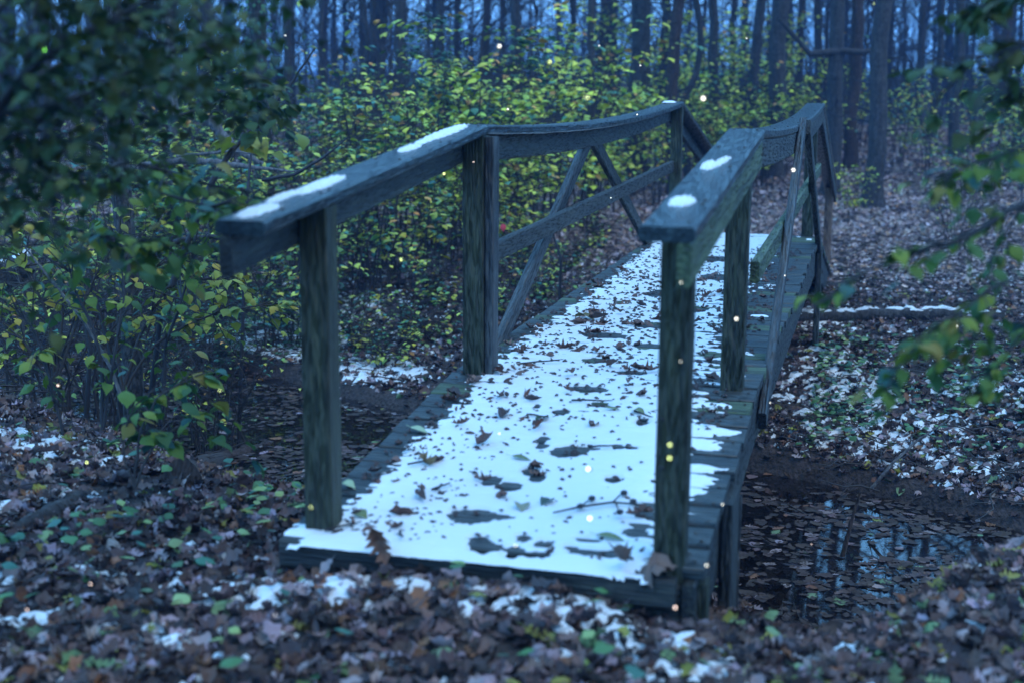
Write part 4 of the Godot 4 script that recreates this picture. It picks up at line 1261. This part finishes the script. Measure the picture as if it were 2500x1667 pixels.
func build_deck_snow() -> void:
	var st := start()
	var nz := noise(1.0, 3, 31)
	var ss := []
	var s := -0.045
	while s < S3 + 0.05:
		ss.append(s)
		s += 0.011 if s < 2.2 else 0.02
	var nx := 112
	var x0 := -0.63
	var cell := 1.27 / nx
	var rows := []
	for sv in ss:
		var row := PackedFloat32Array()
		row.resize(nx + 1)
		for i in nx + 1:
			var x := x0 + i * cell
			var lft := lerpf(-0.54, -0.5, clampf(sv / 1.4, 0, 1)) if sv > 0.1 else -0.63
			if sv > 1.4: lft = lerpf(-0.5, -0.56, clampf((sv - 1.4) / 1.0, 0, 1))
			if sv > 5.0: lft = -0.6
			var rgt := 0.47 - 0.05 * clampf((sv - 2.0) / 4.0, 0, 1)
			var e := minf((x - lft) / 0.09, (rgt - x) / 0.16)
			var f := clampf(e, -1.6, 1.0) * (0.75 + 0.25 * clampf(1.2 - sv, 0.0, 1.0)) - 0.12 * clampf((sv - 0.9) / 1.0, 0, 1)
			f += 0.5 * nz.get_noise_2d(x * 4.5, sv * 17.0) + 0.34 * nz.get_noise_2d(x * 17.0 + 90.0, sv * 40.0)
			if sv > 1.6: f -= 0.25 * clampf((sv - 1.6) / 1.6, 0, 1) - 0.5 * nz.get_noise_2d(x * 7.0 + 30.0, sv * 9.0)
			if x > 0.2 and sv > 0.3:   # the boards under the right rail are bare along their joints
				f -= 0.5 * clampf((x - 0.2) / 0.2, 0, 1) * (0.45 + nz.get_noise_2d(7.0, sv * 11.0) * 1.6)
			var plank := fposmod(sv + 0.06, 0.146) - 0.073
			f -= 0.55 * exp(-plank * plank / 0.00012) * clampf((sv - 0.5) / 1.0, 0.15, 1.0) * (0.6 + 1.2 * nz.get_noise_2d(x * 5.0 + 11.0, sv * 3.0))
			f -= 0.34 * clampf(nz.get_noise_2d(x * 9.0 - 60.0, sv * 30.0) * 2.0, 0.0, 1.0) + 0.32 * absf(nz.get_noise_2d(x * 42.0, sv * 70.0))
			for p in DECK_PATCHES:
				var ex: float = (x - p[0]) / p[2]
				var es: float = (sv - p[1]) / p[3]
				var eq := ex * ex + es * es
				if eq < 4.0: f += p[4] * exp(-eq)
			for p in PRINTS:
				var dx: float = (x - p[0]) / (p[2] * 1.0)
				var ds: float = (sv - p[1]) / (p[3] * (1.22 if p[3] < 0.04 else 1.1))
				var q := dx * dx + ds * ds
				if q < 4.0: f -= 2.2 * clampf(1.5 - q - 0.5 * nz.get_noise_2d(x * 40.0, sv * 40.0), 0.0, 1.0)
			if sv < 0.01 and absf(x) > 0.56: f -= 0.5
			row[i] = f
		rows.append(row)
	for j in ss.size() - 1:
		for i in nx:
			var q := [rows[j][i], rows[j][i + 1], rows[j + 1][i + 1], rows[j + 1][i]]
			if maxf(maxf(q[0], q[1]), maxf(q[2], q[3])) <= 0.0: continue
			var p := []
			for c in 4:
				var x: float = x0 + (i + [0, 1, 1, 0][c]) * cell
				var sv: float = ss[j + [0, 0, 1, 1][c]]
				var h: float = 0.002 + 0.006 * minf(1.0, q[c] * 1.5) + 0.002 * nz.get_noise_2d(x * 14.0, sv * 14.0) if q[c] > 0.0 else maxf(-0.008, 0.002 + q[c] * 0.05)
				if sv < 0.0: h -= 0.004 + maxf(0.0, -sv - 0.02) * 0.5
				p.append(Vector3(x, deck_y(maxf(sv, 0.0)) + h, -sv))
			quad(st, p[0], p[1], p[2], p[3])
	tag(put("snow_cover", done(st), M.snow), "patchy white snow with animal and boot prints covering the bridge deck", "snow")
	snow_patch("snow patch at the very front end of the left handrail", -0.565, -0.24, 0.036, 0.1, 41)
	snow_patch("narrow snow streak on the outer edge of the left handrail near its end", -0.59, -0.02, 0.022, 0.09, 42)
	snow_patch("long snow patch on the left handrail just past the first post", -0.567, 0.2, 0.034, 0.17, 43)
	snow_patch("small thin snow patch in the middle of the left handrail's first length", -0.567, 1.02, 0.026, 0.09, 44)
	snow_patch("long snow streak leading up to the left handrail's bend", -0.575, 1.44, 0.034, 0.29, 45)
	snow_patch("small white snow tip on the far peak of the left handrail", -0.575, 7.3, 0.04, 0.15, 46)
	snow_patch("oval snow blob near the front end of the right handrail", 0.537, 0.09, 0.034, 0.07, 47)
	snow_patch("left half of the hooked snow patch on the right handrail", 0.528, 0.76, 0.022, 0.085, 48)
	snow_patch("right half of the hooked snow patch on the right handrail", 0.556, 0.83, 0.014, 0.12, 49, 0.12)


# ---------- logs, branches ----------

func log_between(called: String, label: String, pts: Array, radii: Array, mat: Material, snow: bool, category := "log") -> Node3D:
	var o := thing(called, label, category)
	var st := start()
	var fine := []
	var rr := []
	for i in pts.size() - 1:
		for k in 12:
			var t := k / 12.0
			fine.append((pts[i] as Vector3).lerp(pts[i + 1], t) + Vector3(0, n_mid.get_noise_1d(i * 6.0 + k) * radii[0] * 0.4, 0))
			rr.append(lerpf(radii[i], radii[i + 1], t))
	fine.append(pts[-1]); rr.append(radii[-1])
	tube(st, fine, rr, 10, 0.3)
	put("wood", done(st), mat, o)
	if snow:
		st = start()
		var nz := noise(1.0, 3, 61)
		for i in fine.size() - 1:
			for k in 6:
				var p := []
				var lit := -1.0
				for c in 4:
					var ii: int = i + [0, 0, 1, 1][c]
					var kk: int = k + [0, 1, 1, 0][c]
					var ang := lerpf(-0.9, 0.9, kk / 6.0)
					var d: Vector3 = (fine[mini(ii + 1, fine.size() - 1)] - fine[maxi(ii - 1, 0)]).normalized()
					var side := d.cross(Vector3.UP).normalized()
					var f := 0.02 - absf(ang) * 0.55 + 1.1 * nz.get_noise_2d(ii * 0.9, kk * 0.5)
					lit = maxf(lit, f)
					p.append(fine[ii] + (side * sin(ang) + Vector3.UP * cos(ang)) * (rr[ii] * 1.06 + (0.015 if f > 0.0 else -0.02)))
				if lit > 0.0:
					quad(st, p[0], p[1], p[2], p[3])
		put("snow_crust", done(st), M.snow, o)
	return o


func gp(x: float, s: float, up: float) -> Vector3:
	return on_ground(x, -s, up)


func build_logs() -> void:
	log_between("fallen_log", "dark fallen log with snow on top beyond the bridge on the right", [gp(0.4, 8.15, 0.05), gp(1.0, 8.3, 0.05), gp(1.6, 8.42, 0.05), gp(2.15, 8.55, 0.03)], [0.05, 0.055, 0.05, 0.04], M.bark, true)
	log_between("fallen_log", "dark wet log lying beside the pool left of the first left post", [gp(-1.43, 0.85, 0.03), gp(-3.03, 4.30, 0.05), gp(-2.94, 4.73, 0.06), gp(-2.80, 5.14, 0.06)], [0.07, 0.065, 0.055, 0.045], M.bark_brown, false)
	log_between("fallen_log", "snow-topped mossy log end at the left edge of the wood", [Vector3(-4.53, -0.05, -3.67), Vector3(-4.24, 0.12, -3.78), Vector3(-4.07, 0.22, -3.84)], [0.09, 0.085, 0.075], M.bark, true)
	log_between("fallen_log", "dark rotting log in the shadowed lower left litter", [gp(-1.70, 0.17, 0.0), gp(-1.66, 0.35, 0.015), gp(-1.67, 0.57, 0.0)], [0.025, 0.035, 0.03], M.bark, false)
	log_between("fallen_branch", "pale broken branch stub slanting in the left thicket", [Vector3(-4.17, 1.05, -6.50), Vector3(-4.10, 0.96, -6.51), Vector3(-4.01, 0.87, -6.51), Vector3(-3.90, 0.78, -6.52), Vector3(-3.73, 0.69, -6.55)], [0.042, 0.04, 0.036, 0.026, 0.015], M.bark_pale, false, "branch")
	log_between("fallen_branch", "long grey fallen branch lying level in the left thicket", [Vector3(-4.26, 0.73, -5.58), Vector3(-3.98, 0.76, -5.66), Vector3(-3.74, 0.75, -5.72), Vector3(-3.50, 0.72, -5.77), Vector3(-3.12, 0.68, -5.87)], [0.016, 0.022, 0.026, 0.018, 0.006], M.bark_pale, false, "branch")
	log_between("fallen_branch", "upper thin fallen branch above the long grey one", [Vector3(-4.11, 0.78, -5.84), Vector3(-3.90, 0.80, -5.90), Vector3(-3.72, 0.82, -5.95), Vector3(-3.48, 0.80, -6.01)], [0.012, 0.012, 0.01, 0.005], M.bark_pale, false, "branch")
	log_between("fallen_branch", "thin dark branch arching behind the left handrail's first length", [Vector3(-3.08, 0.67, -5.14), Vector3(-2.86, 0.71, -5.21), Vector3(-2.67, 0.83, -5.28), Vector3(-2.51, 0.97, -5.35)], [0.012, 0.012, 0.009, 0.003], M.twig_dark, false, "branch")
	log_between("fallen_branch", "dark arched branch low over the litter left of the handrail's end", [Vector3(-2.60, 0.47, -2.81), Vector3(-2.48, 0.52, -2.85), Vector3(-2.33, 0.54, -2.89), Vector3(-2.14, 0.52, -2.94)], [0.016, 0.015, 0.012, 0.008], M.twig_dark, false, "branch")
	log_between("fallen_branch", "thin pale forked branch on the dark right creek bank", [Vector3(1.11, -0.94, -4.25), Vector3(1.22, -0.80, -4.31), Vector3(1.35, -0.67, -4.37), Vector3(1.53, -0.54, -4.44)], [0.01, 0.009, 0.007, 0.003], M.bark_pale, false, "branch")
	log_between("fallen_branch", "upright broken stick leaning from the right creek water", [Vector3(0.98, -0.99, -3.15), Vector3(1.01, -0.83, -3.19), Vector3(1.05, -0.67, -3.23)], [0.012, 0.01, 0.005], M.bark_brown, false, "branch")
	log_between("fallen_branch", "long snowy log lying among leaves across the creek, left of the first left post", [gp(-4.71, 7.82, 0.03), gp(-4.42, 7.90, 0.05), gp(-4.11, 7.95, 0.03)], [0.03, 0.035, 0.02], M.bark, true, "branch")
	# bare thin stems standing in the undergrowth
	for r in [[Vector3(-2.71, -0.18, -2.23), Vector3(-2.71, 0.34, -2.33), "thin dark upright stem left of the small brown sapling trunk"], [Vector3(-3.04, 0.28, -4.55), Vector3(-2.97, 1.07, -4.93), "thin leaning stem right of the pale broken branch"], [Vector3(-1.85, -0.32, -6.32), Vector3(-1.99, 0.10, -6.47), "thin dark stem standing behind the left middle rail, left of the braces"], [Vector3(-1.49, -0.30, -7.48), Vector3(-1.55, 0.20, -7.56), "thin brown stem standing between the left braces"], [Vector3(-4.32, 0.19, -9.98), Vector3(-4.49, 1.43, -10.18), "thin upright stem above the middle of the left handrail's first length"], [Vector3(-3.80, 0.28, -10.14), Vector3(-3.80, 1.52, -10.38), "thin dark stem above the left handrail near its bend"]]:
		var a: Vector3 = r[0]
		var b: Vector3 = r[1]
		var low := on_ground(a.x, a.z, -0.05)
		log_between("bare_stem", r[2], [low, a.lerp(b, 0.4) + Vector3(0.03, 0, 0), a.lerp(b, 0.75) - Vector3(0.02, 0, 0), b], [0.014, 0.011, 0.008, 0.004], M.twig_dark, false, "stem")


func build_deck_leaves() -> void:
	# named leaves on the snow: x, s, size, turn, shape, colour, label
	var ol := Vector3(0.16, 0.18, 0.06)
	var rows := [
		[-0.081, 0.764, 0.075, 1.3, "slim", Vector3(0.14, 0.17, 0.06), "slim green leaf lying on the snow near the middle of the deck"],
		[0.027, 0.348, 0.062, 0.3, "round", Vector3(0.26, 0.25, 0.16), "pale olive round leaf on the snow near the bridge front"],
		[0.093, 0.405, 0.055, -0.4, "round", Vector3(0.05, 0.075, 0.05), "dark green leaf on the snow beside the pale olive one"],
		[0.345, 0.18, 0.085, 1.4, "slim", ol, "olive leaf on the snow by the right front post's foot"],
		[0.227, 1.338, 0.05, 1.2, "round", ol, "olive leaf on the snow left of the right front post, half way up it"],
		[0.125, 1.348, 0.06, 1.5, "slim", ol, "thin olive sliver of a leaf on the far snow"],
		[-0.114, 1.182, 0.06, -0.6, "round", Vector3(0.05, 0.07, 0.03), "upright dark green leaf in the snow at mid deck"],
		[-0.52, 0.969, 0.085, 1.1, "slim", Vector3(0.36, 0.42, 0.24), "long pale green leaf on the bare boards at the deck's left edge"],
		[-0.575, 0.40, 0.06, 1.3, "round", Vector3(0.33, 0.4, 0.22), "small pale green leaf beside the left front post"],
		[-0.44, 0.176, 0.05, 1.0, "round", ol, "small olive leaf near the left front post's foot"],
		[-0.385, 0.656, 0.075, 0.9, "oak", Vector3(0.2, 0.13, 0.05), "ochre brown leaf with a stem lying on the left side of the deck"],
		[-0.353, 3.12, 0.11, 1.2, "round", Vector3(0.16, 0.12, 0.03), "large olive-brown leaf on the far deck"],
		[0.5, 0.41, 0.06, 1.2, "round", Vector3(0.38, 0.42, 0.2), "pale yellow-green leaf on the boards right of the right front post"],
	]
	for r in rows:
		var o := thing("deck_leaf", r[6], "leaf", Vector3(r[0], deck_y(r[1]) + 0.014, -r[1]))
		var mesh: Mesh = leaf_shapes.slim[0] if r[4] == "slim" else leaf_shapes.green[1] if r[4] == "round" else leaf_shapes.crumpled[0]
		var b := Basis.from_euler(Vector3(0.1, r[3], rng.randf_range(-0.2, 0.2))).scaled(Vector3.ONE * r[2] * 1.15)
		put("blade", mesh, flat(r[5], 0.5), o, Transform3D(b, -b.z * 0.5))
	var o2 := thing("deck_leaf", "big upright curled brown leaf caught on the threshold of the bridge", "leaf", Vector3(-0.30, 0.02, 0.02))
	put("blade", leaf_shapes.crumpled[0], flat(Vector3(0.2, 0.085, 0.05), 0.6), o2, Transform3D(frame(Vector3(-0.35, 1, 0.1), Vector3(0.2, 0.3, 1)).scaled(Vector3.ONE * 0.12), Vector3(0.02, -0.05, 0.02)))
	o2 = thing("deck_leaf", "shrivelled brown leaf cluster at the foot of the right front post", "leaf", Vector3(0.42, 0.02, -0.02))
	for k in 3:
		put("blade", leaf_shapes.crumpled[k], flat(Vector3(0.17, 0.11, 0.09), 0.6), o2, Transform3D(Basis.from_euler(Vector3(-0.7 + k * 0.4, k * 1.1, 0.4)).scaled(Vector3.ONE * 0.1), Vector3(0.03 * k, -0.01, 0.02 * k)))
	# brown fragments: many small crumpled leaves
	var mats := [flat(Vector3(0.1, 0.05, 0.04), 0.6), flat(Vector3(0.16, 0.07, 0.05), 0.6), flat(Vector3(0.06, 0.04, 0.04), 0.6), flat(Vector3(0.2, 0.12, 0.1), 0.6)]
	for i in 470:
		var s := 0.08 + 5.6 * pow(rng.randf(), 1.15)
		var x := rng.randf_range(-0.56, 0.5)
		if s < 1.1 and x > -0.05 and rng.randf() < 0.75: continue
		if s < 0.35 and x > -0.2: continue
		if n_mid.get_noise_2d(x * 3.0, s * 2.5) < -0.12: continue
		var k := rng.randf_range(0.025, 0.08)
		var f := put("leaf_fragment", leaf_shapes.crumpled[rng.randi() % 3], mats[rng.randi() % 4], null, Transform3D(Basis.from_euler(Vector3(rng.randf_range(-0.4, 0.4), rng.randf() * TAU, rng.randf_range(-0.4, 0.4)))* Basis.from_scale(Vector3(k * rng.randf_range(0.4, 0.9), k * 0.8, k * 1.25)), Vector3(x, deck_y(s) + 0.011, -s)))
		tag(f, "crumpled brown leaf fragment lying on the snowy bridge deck", "leaf", "brown leaf fragments on the bridge deck")
	# crumbs and needles too small to count
	var xs := []
	for i in 2600:
		var s := 0.05 + 6.5 * pow(rng.randf(), 1.2)
		var x := rng.randf_range(-0.58, 0.55)
		if s < 1.2 and x > -0.15 and rng.randf() < 0.7: continue
		xs.append(Transform3D(Basis.from_euler(Vector3(0, rng.randf() * TAU, rng.randf_range(-0.5, 0.5))).scaled(Vector3.ONE * rng.randf_range(0.01, 0.036)), Vector3(x, deck_y(s) + 0.01, -s)))
	tag(scatter("leaf_crumbs", leaf_shapes.crumpled[1], mats[2], xs, []), "tiny dark leaf crumbs sprinkled over the deck snow", "crumbs", "", "stuff")
	# twigs on the deck: s, x, length, turn
	var tw := [[0.66, -0.39, 0.14, 0.75, "short thick twig beside the ochre leaf on the left side of the deck"], [1.2, -0.13, 0.1, -0.6, "thin pale needle twig lying on the middle of the deck"], [1.95, -0.3, 0.2, 0.6, "dark twig on the snow in front of the second left post"], [1.42, 0.03, 0.16, 0.05, "straight dark twig lying across the far snow"], [0.93, 0.17, 0.1, 0.3, "dark twig right of the boot print on the deck"], [0.08, -0.46, 0.12, 0.8, "thin twig crossing the threshold near the left front post"], [0.06, -0.27, 0.09, -1.2, "fine hair-thin twig at the middle of the threshold"], [1.3, 0.25, 0.14, -0.9, "forked dark twig left of the right front post, half way up it"], [0.45, -0.27, 0.08, 1.0, "small dark twig left of the boot print near the front"]]
	for t in tw:
		var o := thing("twig", t[4], "twig", Vector3(t[1], deck_y(t[0]) + 0.013, -t[0]))
		var st := start()
		var l: float = t[2]
		tube(st, [Vector3(-l * 0.5, 0, 0), Vector3(-l * 0.1, 0.005, 0.004), Vector3(l * 0.25, 0.003, -0.004), Vector3(l * 0.5, 0.008, 0)], [0.004, 0.0035, 0.003, 0.0015], 5)
		tube(st, [Vector3(l * 0.1, 0.004, 0), Vector3(l * 0.25, 0.012, 0.02)], [0.002, 0.001], 4)
		put("stick", done(st), M.twig_dark, o).rotation.y = t[3]
	# the forked twig with buds by the right front post
	var f := thing("twig", "forked budded twig lying in the snow left of the right front post", "twig", Vector3(0.27, deck_y(0.4) + 0.013, -0.4))
	var st := start()
	tube(st, [Vector3(-0.13, 0, 0.1), Vector3(-0.06, 0.004, 0.03), Vector3(0.03, 0.008, -0.03), Vector3(0.13, 0.006, -0.04)], [0.003, 0.004, 0.004, 0.003], 5)
	tube(st, [Vector3(0.03, 0.008, -0.03), Vector3(0.05, 0.02, -0.13)], [0.003, 0.0015], 5)
	tube(st, [Vector3(0.04, 0.008, -0.03), Vector3(0.07, 0.006, 0.06)], [0.003, 0.0015], 5)
	tube(st, [Vector3(-0.06, 0.004, 0.03), Vector3(-0.04, 0.012, -0.05)], [0.003, 0.0015], 5)
	put("stick", done(st), M.twig_dark, f)
	var bud := SphereMesh.new()
	bud.radius = 0.012; bud.height = 0.022
	bud.radial_segments = 8; bud.rings = 5
	for p in [Vector3(-0.06, 0.006, 0.03), Vector3(0.05, 0.015, -0.12), Vector3(0.07, 0.008, 0.06), Vector3(0.09, 0.008, -0.06), Vector3(-0.04, 0.01, -0.05)]:
		put("bud", bud, M.twig_dark, f, Transform3D(Basis.from_scale(Vector3(1.0, 0.7, 1.5)), p))


func build_fireflies() -> void:
	var body := SphereMesh.new()
	body.radius = 0.0022; body.height = 0.0044; body.radial_segments = 8; body.rings = 5
	var tail := SphereMesh.new()
	tail.radius = 0.0032; tail.height = 0.0064; tail.radial_segments = 8; tail.rings = 5
	var rows := [
		[Vector3(0.64, 0.57, 0.74), 1.2, "yellow", "glowing firefly low before the right front post, upper of two"],
		[Vector3(0.64, 0.54, 0.74), 1.2, "yellow", "glowing firefly low before the right front post, lower of two"],
		[Vector3(-0.19, 0.37, 0.79), 1.2, "yellow", "glowing firefly at the foot of the left front post"],
		[Vector3(0.34, 1.31, 0.25), 2.2, "yellow", "large glowing firefly before the yellow bushes over the left handrail"],
		[Vector3(0.62, 1.31, 0.18), 1.8, "white", "large white glowing firefly beside a slender trunk above the handrails"],
		[Vector3(0.20, 1.40, 0.06), 1.4, "yellow", "greenish glowing firefly before the thicket above the left handrail"],
		[Vector3(0.07, 1.44, 0.09), 1.4, "white", "pale glowing firefly before the dark leafy sapling"],
		[Vector3(-0.27, 1.25, -1.26), 1.1, "white", "white glowing firefly just above the left handrail past its bend"],
		[Vector3(-0.07, 1.20, -2.88), 1.1, "white", "glowing firefly on the far part of the left handrail"],
		[Vector3(-0.33, 1.05, -0.68), 1.2, "yellow", "yellow glowing firefly left of the second left post"],
		[Vector3(-0.35, 0.81, -0.31), 1.4, "yellow", "glowing firefly between the first two left posts, half way up"],
		[Vector3(-0.38, 1.06, -1.19), 0.7, "pink", "tiny pinkish glowing firefly on the second left post"],
		[Vector3(-0.17, 0.81, -2.78), 0.9, "white", "glowing firefly at the crossing of the left brace and middle rail"],
		[Vector3(0.59, 0.86, 0.27), 0.7, "white", "small white firefly high before the right front post"],
		[Vector3(0.60, 0.67, 0.31), 0.6, "white", "small faint firefly half way down the right front post"],
		[Vector3(0.81, 1.10, -0.46), 1.6, "white", "bright white glowing firefly before the right brace's top"],
		[Vector3(0.71, 0.74, 0.06), 1.4, "white", "soft glowing firefly before the second right post"],
		[Vector3(0.71, 0.59, -1.92), 0.8, "white", "small firefly on the right brace's middle"],
		[Vector3(0.70, 0.16, -1.51), 0.8, "white", "small firefly at the right brace's foot"],
		[Vector3(0.43, 0.46, 0.60), 1.5, "white", "white glowing firefly hovering over the deck snow, upper of two"],
		[Vector3(0.46, 0.38, 0.72), 1.5, "white", "white glowing firefly hovering over the deck snow, lower of two"],
		[Vector3(-0.03, 0.29, -0.29), 0.8, "white", "small firefly over the middle of the deck snow"],
		[Vector3(0.23, 0.22, 0.50), 0.8, "white", "small firefly just over the bridge threshold"],
		[Vector3(-0.73, 0.48, 0.17), 1.5, "yellow", "bright firefly over the dark pool at the left"],
		[Vector3(-0.73, 1.41, 0.94), 1.4, "green", "green glowing firefly in the dark upper left leaves"],
		[Vector3(-1.23, 1.52, -0.53), 0.7, "pink", "tiny firefly in the upper left leaves, right of the green one"],
		[Vector3(-1.07, 1.51, -1.10), 0.8, "white", "small firefly against the blue sky at the upper left"],
		[Vector3(0.04, 1.48, -1.39), 0.8, "white", "small firefly against the sky beside the knotted thin trunk"],
		[Vector3(0.19, 1.41, -1.41), 0.7, "white", "small firefly on the thickest trunk beyond the left rail"],
		[Vector3(0.56, 1.51, -1.53), 0.8, "white", "small firefly on a slender trunk above the right handrail"],
		[Vector3(1.31, 0.62, -0.71), 1.5, "white", "bright firefly by the right end of the snowy log"],
		[Vector3(1.36, 1.02, -0.80), 1.3, "white", "pale firefly over the clearing at the right"],
		[Vector3(1.37, 1.26, -0.85), 1.0, "yellow", "yellow firefly before the dull bushes at the right"],
		[Vector3(1.01, 1.59, -0.82), 0.8, "yellow", "yellow firefly at the top right among dark leaves"],
		[Vector3(0.70, 0.26, 0.15), 0.8, "white", "small firefly over the deck's right edge boards"],
		[Vector3(0.71, 0.24, 0.57), 0.9, "white", "small firefly at the deck's right front corner"],
		[Vector3(0.67, 0.22, 0.80), 1.2, "pink", "pinkish firefly below the threshold beam's right end"],
		[Vector3(0.90, -0.17, -0.87), 0.8, "pink", "pinkish firefly over the dark creek at the right"],
		[Vector3(-1.52, 0.36, -0.23), 1.2, "pink", "soft pinkish firefly over the snowy litter at the left"],
		[Vector3(-1.14, 0.25, 0.22), 1.1, "yellow", "yellow firefly low over the left litter"],
		[Vector3(-1.38, 0.85, -0.36), 1.2, "white", "white firefly before the twiggy shrub at the left edge"],
		[Vector3(-0.68, 0.19, 0.95), 0.9, "pink", "pinkish firefly over the lower left litter"],
		[Vector3(-0.82, 0.13, 1.00), 1.1, "pink", "pinkish firefly at the lower left corner"],
		[Vector3(-0.26, 0.12, 0.85), 0.7, "white", "tiny firefly over the litter below the threshold's left end"],
	]
	for r in rows:
		var o := thing("firefly", r[3], "firefly", r[0], "fireflies drifting over the bridge and wood")
		var k: float = r[1] * 0.7
		var turn := Basis.from_euler(Vector3(0.4, rng.randf() * TAU, 0)).scaled(Vector3.ONE * k)
		put("lantern", tail, M["glow_" + r[2]], o, Transform3D(turn, Vector3.ZERO))
		put("body", body, M.beetle, o, Transform3D(turn * Basis.from_scale(Vector3(1, 1, 1.9)), turn * Vector3(0, 0.001, 0.0055)))
		for side in [-1.0, 1.0]:
			put("wing", leaf_shapes.slim[0], M.wing, o, Transform3D(turn * Basis.from_euler(Vector3(-0.3, PI + side * 0.9, 0)).scaled(Vector3.ONE * 0.009), turn * Vector3(side * 0.001, 0.002, 0.005)))
